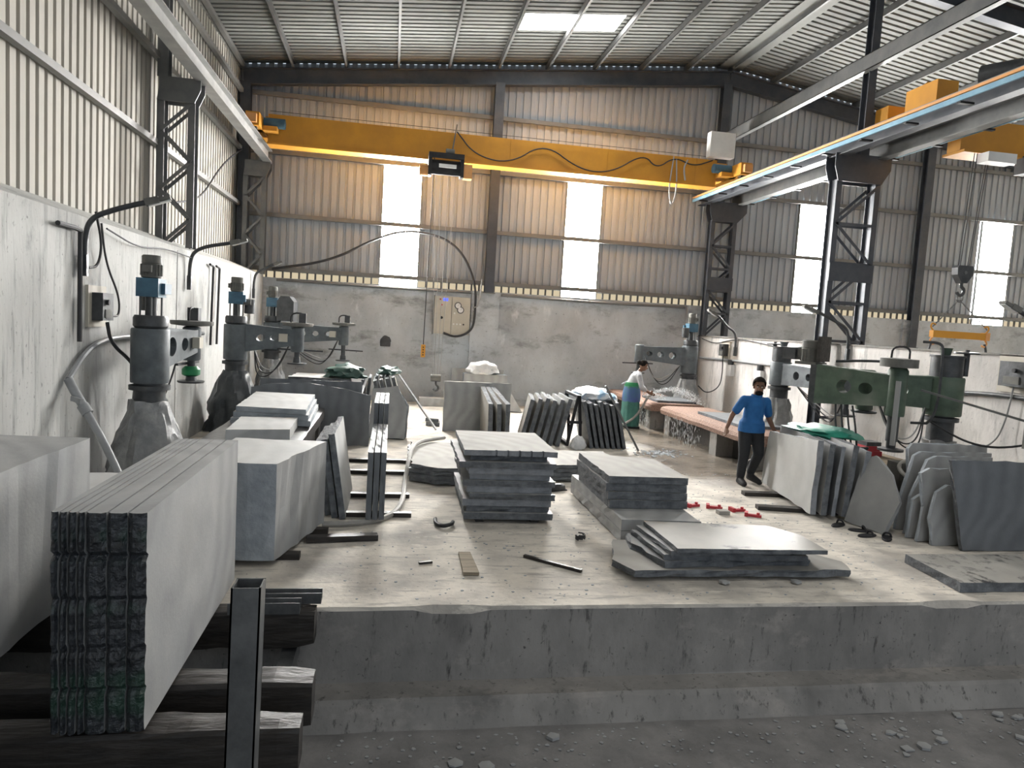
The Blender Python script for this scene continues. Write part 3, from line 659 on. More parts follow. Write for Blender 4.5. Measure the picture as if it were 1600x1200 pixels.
# slabs on the left bench
BZ = .66
flat('thick white slab lying at the near end of the left bench', [(-1.83,8.5),(-1.14,8.66),(-1.18,9.68),(-1.88,9.58)], BZ+.005, .13, ('stonepale','stonepale'), .006)
zz = BZ+.005
for i, th in enumerate((.075,.075,.07)):
    k = 2-i; d = (.06,.03,0)[i]
    flat('%s slab of the pale pile on the left bench' % ('topmost','middle','lowest')[k], [(-2.0-d,9.86-d*.5),(-1.08+d,9.74),(-1.16+d,11.6),(-2.08,11.7)], zz, th, ('stonepale','edgepale'), .012, 'pale pile on the left bench'); zz += th+.004
# leaning group beside the bench
for i, (dx, L, h) in enumerate(((0,1.35,.93),(-.085,1.3,.86),(-.165,1.2,.82))):
    stand('%s of three slabs leaning on the left bench' % ('rightmost, pale faced','middle','innermost')[i], (-.40+dx,8.98 if i==0 else 8.9), (-.40+dx,8.98-L), h, .065, .16, mats=('stonepale' if i == 0 else 'stone','edge'), group='slabs leaning on the left bench')
# strips bundled on edge by the hose
for i in range(3):
    x = -.19+i*.068
    stand('%s of three dark strips on edge nearest the floor hose' % ('left','middle','right')[i], (x+.058,9.45), (x+.058,7.45), .72, .056, 0, .055, ('stonepale','stonedark'), .012, 'front dark strips on edge')
    stand('%s of three strips in the taller bundle behind the front strips' % ('left','middle','right')[i], (x+.058,10.9), (x+.058,9.6), .98, .056, 0, .055, ('stonepale','stonedark'), .012, 'rear strips on edge')
for j, y in enumerate((7.75,8.6,9.9,10.7)):
    tag(MB().box(-.55,.3,y,y+.09,0,.05).build('timber_bearer','wood'), ['nearest','second nearest','second farthest','farthest'][j]+' dark bearer under the strips on edge', 'timber')
# long dark panels across the left side
stand('long dark panel standing across the left side, curved top', (-2.2,11.95), (-.3,12.05), 1.0, .05, -.06, mats=('stonedark','edge'), outline=[(0,0),(1.9,0),(1.9,.86),(1.5,.95),(.9,1.03),(.3,1.0),(0,.93)])
stand('second dark panel standing behind the long curved one', (-2.1,12.15), (-.45,12.25), 1.06, .05, -.06, mats=('stonedark','edge'))
for i in range(3):
    stand('%s slab leaning back by the gap, near the dark panels' % ('front','middle','rear')[i], (.30+i*.02,12.75+i*.1), (-.35+i*.02,12.85+i*.1), .98-.05*i, .05, .33, mats=('stonedark' if i else 'stone','edge'), group='slabs leaning behind the dark panels', outline=[(0,0),(.65,.0),(.65,.9),(.2,.98-.05*i),(0,.6)])
for i in range(4):
    stand('%s slab of the leaning row under the green sheeting' % ('rightmost','second','third','leftmost')[i], (.36-i*.13,15.9), (.36-i*.13,14.7), .98-.03*i, .07, .27, mats=('stonedust' if i % 2 == 0 else 'stonedark','edge'), group='leaning row by the far left')
for i in range(4):
    stand('%s thin slab standing under the green sheeting at the far left' % ('rightmost','second','third','leftmost')[i], (-.2-i*.14,16.2), (-.2-i*.14,15.2), .96-.04*i, .05, -.1, mats=('stonedark','edge'), group='thin slabs at the far left')
flat('long slab lying on the far left bench', [(-2.1,12.9),(-.6,12.9),(-.6,14.4),(-2.1,14.4)], .745, .06, ('stone','edge'), .02)
flat('broken slab piled at the far end of the left bench', [(-2.1,15.4),(-.8,15.3),(-.9,16.4),(-2.05,16.5)], .745, .08, ('stonepale','edge'), .05)
tag(base_origin(MB().bar((.18,15.0,1.0),(.95,14.0,.02),.035,.035).build('steel_prop','pvc')), 'thin pale prop bar leaning against the far left slab row', 'bar')
rnd = random.Random(41)
for i in range(7):
    x, y, a = -1.95+i*.2, 13.1+.85*rnd.random(), rnd.uniform(-.5,.5); L_, W_ = rnd.uniform(.16,.28), rnd.uniform(.05,.085)
    flat('%s broken stone offcut strewn on the long slab of the far left bench' % ['leftmost','second','third','fourth','fifth','sixth','rightmost'][i],
         [(x+u*math.cos(a)*.35-v*math.sin(a), y+u*math.sin(a)+v*math.cos(a)) for u, v in ((-L_,-W_),(L_,-W_),(L_*.8,W_),(-L_,W_*.7))], .81, .03+.05*rnd.random(), ('stonepale' if i % 2 else 'stonedust','edge2'), .015, 'offcuts on the far left bench')
# mid-ground panel and frame with leaning slabs
stand('grey panel standing upright in the middle of the platform', (1.07,14.0), (2.42,14.05), .99, .07, -.05, mats=('stone','stonedust'))
for i in range(3):
    stand('%s of three pale slabs on edge right of the upright grey panel' % ('left','middle','right')[i], (1.90+i*.1,14.0-.06), (1.90+i*.16,12.75), .90, .085, .03, mats=('stonedust','edge'), group='pale slabs beside the grey panel', outline=[(0,0),(1.2,0),(1.2,.72),(0,.92)])
for i in range(6):
    stand('%s slab leaning on the left side of the black frame' % ORD[i].replace('topmost','first'), (2.60+i*.12,13.7), (2.42+i*.14,12.55), .86+.02*(i % 3), .075, -.22, mats=('stonedust' if i < 2 else 'stone','edge'), group='slabs leaning on the left side of the frame', rough=.02)
for i in range(7):
    stand('%s slab leaning on the right side of the black frame' % ORD[i].replace('topmost','first'), (3.86+i*.105,13.75), (3.74+i*.105,12.45), .88-.03*(i % 3), .06, .22, mats=('stonedark','edge'), group='slabs leaning on the right side of the frame', rough=.02)
fr = thing('slab_frame', 'black A-shaped steel frame holding the leaning slabs', 'frame', (3.42,13.1,0))
for y in (12.7,13.6):
    MB().bar((3.30,y,0),(3.46,y,.95),.05,.05,(0,1,0)).build('leg','black',fr); MB().bar((3.56,y,0),(3.48,y,.95),.05,.05,(0,1,0)).build('leg','black',fr)
    MB().box(3.3,3.56,y-.02,y+.02,.42,.47).build('crossbar','black',fr)
MB().box(3.44,3.5,12.7,13.6,.9,.95).build('ridge_bar','black',fr); MB().box(3.28,3.34,12.7,13.6,.02,.07).build('foot_rail','black',fr)
tag(base_origin(MB().bar((4.55,12.3,.02),(3.86,12.36,1.18),.07,.03).build('steel_prop','steelgrey')), 'grey flat bar leaning over the bagged slabs', 'bar')
def lump(name, label, cat, c, sc, m, seed, sub=3, amp=.25, fr=2.4, group=None):
    b = MB().ico((0,0,0),1,sub)
    for v in b.v:
        n = noise.noise(Vector((v.x*fr+seed,v.y*fr,v.z*fr))); n2 = noise.noise(Vector((v.x*fr*3+seed,v.y*fr*3,v.z*fr*3)))
        v *= 1+amp*n+amp*.45*n2
        v.x *= sc[0]; v.y *= sc[1]; v.z *= sc[2]
        if v.z < -sc[2]*.55: v.z = -sc[2]*.55
    o = b.build(name, m, smooth=True); o.location = (c[0],c[1],c[2]+sc[2]*.55)
    return tag(o, label, cat, group)
lump('plastic_bag', 'white and blue plastic sheet bundled on the leaning slabs', 'plastic sheet', (3.92,13.3,.78), (.4,.45,.17), 'bluesack', 3, amp=.5)
lump('plastic_bag', 'small pale plastic bag under the black frame', 'bag', (3.42,12.35,0), (.14,.12,.16), 'sack', 9)
lump('sack', 'white sack on top of the stacked slabs at the far wall', 'sack', (2.28,17.6,.90), (.4,.22,.2), 'sack', 5, amp=.3)
stand('slab leaning on the far wall under the white sack', (1.8,17.75), (2.9,17.75), .9, .28, 0, mats=('stone','edge'))
stand('thin slab behind the white sack at the far wall', (1.55,18.15), (2.9,18.15), .98, .05, -.05, mats=('stone','edge'))
stand('pale sheet slumped right of the white sack', (2.75,17.4), (3.3,17.3), .6, .06, -.2, mats=('stonepale','edge'), outline=[(0,0),(.55,0),(.2,.55),(0,.6)])
flat('small block lying at the foot of the far wall under the hook', [(.75,17.9),(1.5,17.9),(1.5,18.3),(.75,18.3)], 0, .2, ('stonepale','stonepale'), .01, name='stone_block')
flat('lower broken piece lying beside the upright grey panel', [(.78,14.6),(1.05,14.5),(1.08,15.1),(.8,15.2)], 0, .08, ('stonedust','edge'), .02)
flat('upper broken piece lying beside the upright grey panel', [(.76,14.65),(1.03,14.55),(1.06,15.0),(.8,15.1)], .085, .07, ('stonedust','edge'), .02)
lump('sheeting', 'dark green sheeting heaped over the far left slabs', 'sheeting', (-.95,15.6,.84), (.42,.3,.17), 'darkgreencloth', 2, amp=.5)
lump('sheeting', 'green sheeting hanging over the leaning row at the far left', 'sheeting', (-.02,15.5,.96), (.24,.3,.11), 'darkgreencloth', 7, amp=.5)
# right: leaning group with broad pale face
xs = [0,.12,.22,.36,.50]; hs = [.93,.9,.88,.9,.84]
for i in range(5):
    col = 'stonepale' if i == 0 else ('stone' if i != 2 else 'stonedark')
    stand(['broad pale faced slab at the front of the right leaning group','second slab of the right leaning group','third, dark and stained slab of the right leaning group','fourth slab of the right leaning group','rearmost slab of the right leaning group'][i],
      (5.62+xs[i],9.68-.12*i), (5.30+xs[i],7.9-.03*i), hs[i], .07 if i != 2 else .05, -.02 - .02*i, z0=.05, mats=(col,'edge' if i % 2 else 'edge2'), rough=.014, group='right leaning group',
      outline=[(0,0),(1.80,0),(1.77,.3),(1.81,.62),(1.79,hs[i]),(.12,hs[i]*.86),(.02,.4)] if i == 0 else None)
stand('irregular pointed slab leaning at the end of the right leaning group', (5.66,7.8), (5.82,7.22), .8, .05, -.3, mats=('stone','stone'), outline=[(0,.0),(.55,-.02),(.62,.40),(.42,.70),(.15,.88),(0,.8)])
for j, (p, q) in enumerate((((4.75,8.35),(5.75,8.15)),((4.95,9.1),(5.95,9.0)))):
    tag(base_origin(MB().bar((*p,.028),(*q,.028),.13,.05).build('timber_bearer','wood')), ('near','far')[j]+' dark plank under the right leaning group', 'timber')
lump('sheeting', 'bright green sheeting draped over the right leaning group', 'sheeting', (6.0,9.0,.90), (.42,.55,.09), 'greencloth', 4, amp=.35)
# right front: panel and curved offcuts
stand('large dark panel standing at the right edge of the picture', (6.28,6.72), (7.9,6.74), 1.0, .05, -.03, mats=('stonedark','edge'), outline=[(0,0),(1.62,0),(1.62,1.0),(-.24,1.0)])
off = [((6.06,6.90),[(0,0),(1.2,0),(1.2,.66),(.16,.68),(.02,.60),(-.05,.3)]),((5.98,7.04),[(0,0),(1.2,0),(1.2,.84),(.12,.84),(.0,.78),(.06,.4)]),
       ((5.97,7.18),[(0,0),(1.2,0),(1.2,.62),(.3,.6),(.05,.45)]),((6.02,7.34),[(.05,0),(1.2,0),(1.2,.93),(.42,.93),(.3,.88),(.1,.45)]),((6.08,7.52),[(0,0),(1.3,0),(1.3,.95),(.3,.95),(.2,.9),(.05,.4)]),((6.18,7.70),[(.1,0),(1.3,0),(1.3,1.02),(.22,1.02),(.16,.95),(.2,.5)])]
for i, (p, ol) in enumerate(off):
    stand('%s curved offcut left of the large dark panel' % ['nearest low','second nearest','third nearest, lowest','third farthest','second farthest','farthest and tallest'][i], p, (p[0]+1.2,p[1]+.03), 1, .045, -.06, mats=('stone','edgepale'), rough=.015, group='curved offcuts', outline=ol)
# ------------------------------------------------------------------ benches
def bench(label, x0, x1, y0, y1, z, top, legs, front=-1):
    r = thing('work_bench', label, 'bench', ((x0+x1)/2,(y0+y1)/2,0))
    fx = x0 if front < 0 else x1
    n = 24; rows = []
    sec = [(x0-.03,z-.17),(x0-.05,z-.09),(x0-.02,z-.03),(x0+.1,z),(x1-.1,z),(x1,z-.03),(x1,z-.17)]
    b = MB(); m = len(sec)
    for i in range(n+1):
        y = y0+(y1-y0)*i/n
        for (sx, sz) in sec: b.v.append(Vector((sx+.012*noise.noise((sx*3,y*3,1)), y, sz+.012*noise.noise((sx*4,y*4,2)))))
    for i in range(n):
        for k in range(m): b.f.append([i*m+k, i*m+(k+1)%m, (i+1)*m+(k+1)%m, (i+1)*m+k]); b.mi.append(0)
    b.f += [list(range(m)), list(range(n*m, n*m+m))]; b.mi += [0,0]
    b.build('bench_top', top, r, smooth=True)
    for y in legs:
        MB().box(x0+.02,x1-.05,y-.14,y+.14,0,z-.165).build('pier', 'conc' if top == 'gravel' else 'benchdark', r)
    MB().box(x0+.35,x1-.1,y0+.1,y1-.1,.0,z-.17).build('inner_plinth', 'benchdark', r)
    return r
bench('near grit-covered work bench behind the man in blue', 5.93, 7.1, 10.7, 14.72, .6, 'gravel', (11.0,12.2,14.45))
bench('far grit-covered work bench being hosed by the woman', 5.85, 7.08, 15.1, 18.45, .6, 'gravel', (15.4,16.9,18.2))
bench('dark wet work bench along the left wall', -2.15, -1.02, 8.2, 12.0-.15, .66, 'benchdark', (8.5,10.2,11.6))
bench('far dark work bench in the back left corner', -2.2, -.5, 12.7, 17.6, .74, 'benchdark', (13.0,15.1,17.2))
flat('black slab lying on the near grit-covered bench', [(6.15,11.6),(6.95,11.5),(6.98,13.4),(6.2,13.5)], .602, .05, ('stonedark','edge'), .006)
flat('wet black slab under the water jet on the far bench', [(6.05,15.35),(6.98,15.3),(7.0,16.4),(6.1,16.5)], .602, .05, ('stonedark','edge'), .006)
flat('small pale stone piece on the end of the near bench', [(6.65,10.8),(6.9,10.8),(6.9,10.97),(6.65,10.97)], .612, .06, ('stonedust','edge'), .008, name='stone_block')
# low table with tools at the right
tb = thing('steel_table', 'low steel table behind the right leaning group', 'table', (6.9,8.7,0))
MB().box(6.35,7.2,8.2,9.6,.58,.62).build('table_top','wooddry',tb)
for x in (6.4,7.12):
    for y in (8.26,9.5): MB().box(x-.03,x+.03,y-.03,y+.03,0,.58).build('leg','black',tb)
tag(base_origin(MB().box(6.45,6.68,9.1,9.3,.622,.70).box(6.47,6.66,9.12,9.28,.70,.72).build('tool_box','white')), 'cream tool case on the low steel table', 'tool case')
tag(base_origin(MB().box(6.72,6.98,9.0,9.25,.622,.69).box(6.74,6.96,9.02,9.23,.69,.76).build('tool_box',['red'])), 'red tool case on the low steel table', 'tool case')
tag(base_origin(MB().box(6.74,6.97,9.02,9.24,.763,.82).build('tool_box','machdark')), 'dark tool case on top of the red one', 'tool case')
tag(base_origin(MB().box(6.5,7.0,8.0,8.15,0,.5).box(6.45,7.05,7.95,8.2,.5,.72).build('machine_crate','motorgrey')), 'dark grey box under the green polishing head', 'box')

# ------------------------------------------------------------------ radial polishing machines
def holed_arm(L, za, zb, ea, eb, th, holes):
    """box arm along +x, z from za..zb at x=0 to ea..eb at x=L, with round through holes (x, r)"""
    b = MB(); hs = sorted(holes); cuts = [0.0]
    for (h0, h1) in zip(hs, hs[1:]): cuts.append((h0[0]+h1[0])/2)
    cuts.append(L); first = max(0, hs[0][0]-hs[0][1]-.1) if hs else 0
    last = min(L, hs[-1][0]+hs[-1][1]+.1)
    cells = []; cuts[0] = first; cuts[-1] = last
    def Z(x, t): lo = za+(ea-za)*x/L; hi = zb+(eb-zb)*x/L; return lo+(hi-lo)*t
    for (x0, x1) in ((0,first),(last,L)):
        if x1-x0 > .002:
            vs = [(x, y, Z(x,t)) for x in (x0,x1) for y in (-th/2,th/2) for t in (0,1)]
            b.add(vs, [(0,1,5,4),(2,6,7,3),(0,4,6,2),(1,3,7,5),(0,2,3,1),(4,5,7,6)])
    for i, (hx, hr) in enumerate(hs):
        x0, x1 = cuts[i], cuts[i+1]; n = 28; inn = []; out = []
        zc = .5
        for k in range(n):
            an = 2*PI*k/n+PI/n*0; c, s = math.cos(an), math.sin(an)
            H = (zb-za)/2
            tx = ((x1-hx) if c > 0 else (hx-x0))/max(abs(c),1e-6); tz = H/max(abs(s),1e-6); t = min(tx, tz)
            inn.append((hx+hr*c, hr*s)); out.append((hx+t*c, t*s))
        # snap nearest outer points to the cell corners
        for cx in (x0, x1):
            for cz in (-H, H):
                j = min(range(n), key=lambda q: (out[q][0]-cx)**2+(out[q][1]-cz)**2); out[j] = (cx, cz)
        def P3(p, y):
            t = .5+p[1]/(zb-za); return (p[0], y, Z(p[0], t))
        vs = [P3(p,-th/2) for p in inn]+[P3(p,-th/2) for p in out]+[P3(p,th/2) for p in inn]+[P3(p,th/2) for p in out]
        fs = []
        for k in range(n):
            j = (k+1) % n
            fs += [(k,j,n+j,n+k),(2*n+k,3*n+k,3*n+j,2*n+j),(k,2*n+k,2*n+j,j)]
            if abs(out[k][1]) > H-1e-4 and abs(out[j][1]) > H-1e-4: fs.append((n+k,n+j,3*n+j,3*n+k))
        b.add(vs, fs)
    return b
def motor(r, x, y, z, rad, h, m, ax='z'):
    b = MB()
    b.lathe([(rad*.8,0),(rad,.01),(rad,h*.62),(rad*.93,h*.64),(rad*.97,h*.66),(rad*.97,h*.95),(rad*.85,h)], (x,y,z), 20)
    o = b.build('motor', m, r, True, True)
    f = MB()
    for k in range(16):
        a = 2*PI*k/16; f.bar((x+rad*math.cos(a),y+rad*math.sin(a),z+.03), (x+rad*math.cos(a),y+rad*math.sin(a),z+h*.6), .008, .02, (math.cos(a),math.sin(a),0))
    f.build('cooling_fin', m, o, local=True)
    MB().box(x-rad*1.35,x-rad*.9,y-.05,y+.05,z+h*.25,z+h*.55).build('terminal_box', m, o, local=True)
    return o
def wrap(r, prof, m, seed, name='plastic_wrap'):
    b = MB(); n = 40; rnd = random.Random(seed)
    P = []
    for (a, c) in zip(prof, prof[1:]):
        for k in range(4): t = k/4; P.append((a[0]+(c[0]-a[0])*t, a[1]+(c[1]-a[1])*t))
    P.append(prof[-1])
    for (rr, z) in P:
        for k in range(n):
            a = 2*PI*k/n
            q = rr*(1+.16*noise.noise((math.cos(a)*2.6+seed,math.sin(a)*2.6,z*3.5))+.13*noise.noise((math.cos(a)*7+seed,math.sin(a)*7,z*7)))
            q *= 1+.055*math.sin(a*8+3*noise.noise((z*2.5,seed,a)))*(1.2 if z < .9 else .5)+.03*math.sin(a*17+z*9)
            b.v.append(Vector((q*math.cos(a),q*math.sin(a),max(0,z+.03*noise.noise((a*2,z*5,seed))))))
    for i in range(len(P)-1):
        for k in range(n): j = (k+1) % n; b.f.append([i*n+k,i*n+j,(i+1)*n+j,(i+1)*n+k]); b.mi.append(0)
    b.f.append([ (len(P)-1)*n+k for k in range(n)]); b.mi.append(0)
    b.f.append(list(reversed(range(n)))); b.mi.append(0)
    return b.build(name, m, r, True, True)
def machine(label, loc, rotz, paint, wrapm, L=1.2, zc=(1.28,1.9), arm=((1.42,1.92),(1.58,1.86)), r=.205, top='motor', head='plain', holes=((.45,.1),(.78,.08)), seed=1, base=((.42,.02),(.36,.35),(.24,.8),(.2,1.05)), wheel=True, hz=1.22):
    t = thing('polishing_machine', label, 'polishing machine', loc, rotz)
    wrap(t, base, wrapm, seed)
    MB().lathe([(.17,.9),(.17,zc[0]-.08),(.22,zc[0]-.08),(.22,zc[0]-.03),(.165,zc[0]-.02),(.165,zc[0]+.02)], (0,0,0), 24).build('lower_column','machdark',t,True,True)
    MB().lathe([(r*.97,zc[0]),(r,zc[0]+.02),(r,zc[1]-.02),(r*.96,zc[1])], (0,0,0), 28).build('column_drum', paint, t, True, True)
    a = holed_arm(L, arm[0][0], arm[0][1], arm[1][0], arm[1][1], .2, holes); a.xf(Matrix.Translation((.1,0,0))); ao = a.build('arm', paint, t, local=True)
    MB().box(.12,L,-.115,.115,arm[0][1]-.005 if False else arm[1][1]-.01,arm[1][1]+.012).build('arm_rib', paint, ao, local=True)
    hx = L+.1
    MB().lathe([(.1,arm[1][0]-.12),(.115,arm[1][0]-.1),(.115,arm[1][1]+.03),(.09,arm[1][1]+.05)], (hx,0,0), 22).build('spindle_housing', paint, t, True, True)
    MB().cyl((hx,0,hz+.06),(hx,0,arm[1][0]-.1),.05,n=16).build('spindle','machdark',t,True,True)
    hd = MB().lathe([(.16,hz-.06),(.17,hz-.05),(.17,hz-.035),(.07,hz-.03),(.06,hz+.07)], (hx,0,0), 24).build('polishing_head','machdark',t,True,True)
    if head == 'green': MB().lathe([(.08,hz+.03),(.115,hz+.05),(.115,hz+.12),(.08,hz+.16)], (hx,0,0), 20).build('splash_cup','greenhead',hd,True,True)
    MB().bar((hx-.35,.06,hz+.2),(hx+.45,.06,hz+.19),.03,.03).build('guide_handle', 'machdark' if paint != 'machgreen' else 'steelgrey', hd, local=True)
    if wheel:
        w = MB().lathe([(.05,arm[1][1]+.05),(.26,arm[1][1]+.07),(.27,arm[1][1]+.09),(.27,arm[1][1]+.125),(.05,arm[1][1]+.13)], (hx,0,0), 28).build('pulley_cover','motorgrey',t,True,True)
        MB().tube([(hx-.12,0,arm[1][1]+.12),(hx-.12,0,arm[1][1]+.3),(hx+.12,0,arm[1][1]+.3),(hx+.12,0,arm[1][1]+.12)], .014, 8, smooth=2).build('grab_bar','black',w,True,True)
        MB().box(hx+.02,hx+.14,-.07,.07,arm[1][1]+.13,arm[1][1]+.3).build('switch_box','machdark',w,local=True)
    MB().box(L-.2,L-.06,-.2,-.11,arm[1][0]+.06,arm[1][0]+.2).build('control_box','cabinet',t,local=True)
    z = zc[1]
    if top == 'motor':
        MB().lathe([(r*.78,z),(r*.9,z+.03),(r*.9,z+.12),(r*.82,z+.15)], (0,0,0), 24).build('top_collar','machdark',t,True,True)
        for a in range(4):
            q = a*PI/2+.4; MB().cyl((.11*math.cos(q),.11*math.sin(q),z+.14),(.11*math.cos(q),.11*math.sin(q),z+.37),.012,n=8).build('stay_rod','steelgrey',t,local=True)
        MB().cyl((0,0,z+.14),(0,0,z+.36),.06,n=16).build('lift_screw','machdark',t,True,True)
        gb = MB().box(-.12,.12,-.12,.12,z+.36,z+.57).build('gearbox','motorblue',t,local=True)
        MB().box(-.02,.17,-.16,-.10,z+.40,z+.52).build('gearbox_cover','motorblue',gb,local=True)
        MB().cyl((0,0,z+.40),(.24,0,z+.40),.05,n=14).build('input_shaft','motorgrey',gb,True,True)
        motor(t, 0, 0, z+.57, .105, .26, 'motorgrey')
        MB().lathe([(.08,z+.2),(.09,z+.21),(.09,z+.45),(.06,z+.46)], (.2,.1,0), 16).build('limit_switch','machdark',t,True,True)
    else:
        MB().lathe([(r*.85,z),(r*.85,z+.27),(r*.93,z+.275),(r*.93,z+.3)], (0,0,0), 26).build('top_drum','machdark',t,True,True)
        MB().lathe([(.06,z+.3),(.07,z+.36),(.085,z+.40)], (.03,0,0), 16).build('oil_cup', paint, t, True, True)
        s = MB().cyl((-.25,0,z+.02),(-.25,0,z+.33),.04,n=14).build('lift_screw','machdark',t,True,True)
        MB().lathe([(.15,z+.33),(.16,z+.34),(.15,z+.355),(.03,z+.36),(.03,z+.39)], (-.25,0,0), 24).build('hand_wheel','machdark',s,True,True)
        MB().bar((-.25,0,z+.27),(0,0,z+.29),.06,.025).build('bracket','machdark',s,local=True)
    for k in range(3):
        d = .12+.05*k
        MB().tube([(hx-.1,.1,arm[1][0]+.1),(hx-.2-d,.16,arm[1][0]-.35-d),(hx-.5-d,.18,arm[1][0]-.3-d*1.5),(.3,.15,arm[0][0]+.02)], .011, 6).build('cable','cable' if k else 'cablegrey',t,True,True)
    return t
machine('polishing machine nearest on the left wall, green cup on its head', (-2.72,8.72,0), math.radians(86), 'mach', 'tarp', 1.25, head='green', seed=3, holes=((.3,.13),(.72,.11)), base=((.47,0),(.44,.3),(.35,.62),(.22,.95),(.2,1.08)))
machine('second polishing machine on the left wall, wrapped in dark plastic', (-2.72,13.25,0), math.radians(2), 'mach', 'tarpdark', .95, holes=((.33,.075),(.55,.07),(.77,.06)), seed=6, base=((.44,0),(.40,.5),(.26,.95),(.2,1.08)), hz=1.3)
t = machine('third polishing machine in the back left corner with a boxy motor cover', (-2.75,17.3,0), math.radians(-6), 'mach', 'tarp', 1.55, holes=((.6,.09),(.9,.085),(1.2,.08)), seed=8, hz=1.15)
MB().prism([(-.18,1.95),(.2,1.95),(.2,2.4),(.1,2.52),(-.1,2.52),(-.18,2.4)], 'y', -.2, .2).xf(Matrix.Translation((.32,0,0))).build('motor_cover','machdark',t,local=True)
machine('polishing machine at the far end of the right wall, beyond the woman', (7.55,17.2,0), math.radians(180), 'mach', 'tarp', 1.25, zc=(1.2,1.9), arm=((1.38,1.86),(1.5,1.82)), holes=((.4,.1),(.72,.09),(1.02,.08)), seed=12, wheel=False, hz=1.2)
machine('blue-grey polishing machine in the middle of the right wall', (7.62,12.95,0), math.radians(-84), 'mach', 'tarp', 1.75, zc=(1.3,1.76), arm=((1.32,1.74),(1.36,1.70)), top='drum', holes=((.5,.085),(.85,.075),(1.2,.07)), seed=15, wheel=False, hz=1.0)
t = machine('large green polishing machine at the right', (7.65,8.75,0), math.radians(165), 'machgreen', 'tarp', .95, zc=(1.28,1.82), arm=((1.36,1.82),(1.40,1.80)), top='drum', holes=((.5,.08),), seed=18, r=.24, wheel=False, hz=1.3, base=((.36,0),(.3,.15),(.19,.35),(.17,.8),(.2,.93)))
# its second arm swung back towards the camera
t2 = thing('polishing_arm', 'green swing arm with two round holes and pulley cover', 'machine arm', (6.12,9.35,1.3), math.radians(-62))
a = holed_arm(1.02, .02, .58, .10, .52, .22, ((.42,.105),(.72,.095))); a.build('arm','machgreen',t2,local=True)
MB().box(-.1,.16,-.1,.1,.03,.57).build('joint_block','machdark',t2,local=True)
MB().lathe([(.12,-.02),(.125,0),(.125,.58),(.1,.62)], (1.08,0,0), 24).build('spindle_housing','machgreen',t2,True,True)
MB().cyl((1.08,0,-.36),(1.08,0,-.02),.075,n=18).build('spindle_sleeve','machdark',t2,True,True)
MB().lathe([(.05,-.50),(.16,-.49),(.16,-.46),(.06,-.45),(.06,-.36)], (1.08,0,0), 22).build('polishing_head','machdark',t2,True,True)
w = MB().lathe([(.08,.62),(.23,.63),(.23,.74),(.08,.75)], (1.08,0,0), 28).build('pulley_cover','motorgrey',t2,True,True)
MB().tube([(.97,0,.74),(.98,0,.9),(1.2,0,.9),(1.2,0,.74)], .014, 8, smooth=2).build('grab_bar','black',w,True,True)
MB().box(.0,.05,-.14,.14,.62,.98).build('guard_plate','wood',t2,local=True)
motor(t2, -.22, .1, .58, .14, .34, 'motorgrey')
MB().box(-.38,-.05,-.05,.25,.56,.60).build('motor_plate','motorgrey',t2,local=True)
MB().box(-.62,-.42,.0,.2,.62,.80).build('switch_box','machdark',t2,local=True)
MB().tube([(.2,.05,.64),(.6,.05,.68),(1.0,.05,.69)], .02, 6).build('belt_guard','machdark',t2,True,True)
for k in range(4):
    MB().tube([(.3+.08*k,-.05,.05),(.34+.1*k,-.08,-.3),(.5+.06*k,-.06,-.55-.04*k),(.8,-.02,-.5)], .013, 6).build('cable','cable',t2,True,True)
MB().bar((1.15,-.12,-.4),(1.15,-.12,.45),.05,.05).build('lift_cylinder','cablegrey',t2,local=True)
MB().tube([(1.35,0,.98),(1.55,0,.98),(1.6,0,.9),(1.6,0,-.05),(1.3,0,-.08)], .018, 8, smooth=2).build('guide_pipe','machdark',t2,True,True)
Tm = Matrix.Translation(t.location) @ Matrix.Rotation(t.rotation_euler.z, 4, 'Z'); T2 = Matrix.Translation(t2.location) @ Matrix.Rotation(t2.rotation_euler.z, 4, 'Z')
for ch in [o for o in bpy.data.objects if o.parent == t2]:
    if ch.name.startswith('arm'): ch.name = 'swing_arm'
    ch.parent = t; ch.matrix_local = Tm.inverted() @ T2
bpy.data.objects.remove(t2, do_unlink=True)
hs = MB(); cx, cy, cz = 6.75, 7.73, .62
hs.tube([(cx+.42*math.cos(a*PI/8), cy+.36*math.sin(a*PI/8), cz+.128*math.sin(a*PI/8)) for a in range(17)], .025, 8, smooth=2)
tag(base_origin(hs.build('coiled_hose','hose',smooth=True)), 'pale hose looped under the green swing arm', 'hose')
dr = thing('drain_arm', 'thin rod with a ragged cloth beside the green machine', 'rod', (7.4,7.6,1.3))
MB().bar((6.75,8.1,1.66),(7.25,6.95,1.42),.025,.025).build('rod','steelgrey',dr); MB().box(7.18,7.34,6.93,6.97,1.12,1.42).build('rag','motorgrey',dr)

# ------------------------------------------------------------------ wall fittings
def wall_lamp(label, x, y, z, out, reach, rise, sx):
    t = thing('wall_lamp', label, 'lamp', (x,y,z-.5))
    d = Vector((out[0],out[1],0)).normalized(); p = Vector((x,y,z))
    MB().tube([(x,y,z-.5),(x,y,z-.12),p+d*.05+Vector((0,0,.08)),p+d*.25+Vector((0,0,.18)),p+d*reach*.6+Vector((0,0,rise*.72)),p+d*(reach*.72)+Vector((0,0,rise*.8))], .028, 10).build('bracket_arm','machdark',t,True)
    q = p+d*reach*.7+Vector((0,0,rise*.78)); e = p+d*reach+Vector((0,0,rise))
    hd = MB().bar(q, q.lerp(e,.55), .13, .07).bar(q.lerp(e,.5), e, .11, .04).build('lamp_head','motorgrey',t)
    MB().bar(q.lerp(e,.15)-Vector((0,0,.045)), e-Vector((0,0,.03)), .09, .012).build('lens','lampglass',hd)
    MB().box(x-.03,x+.03,y-.03,y+.03,z-.52,z-.3).build('wall_clamp','machdark',t)
    return t
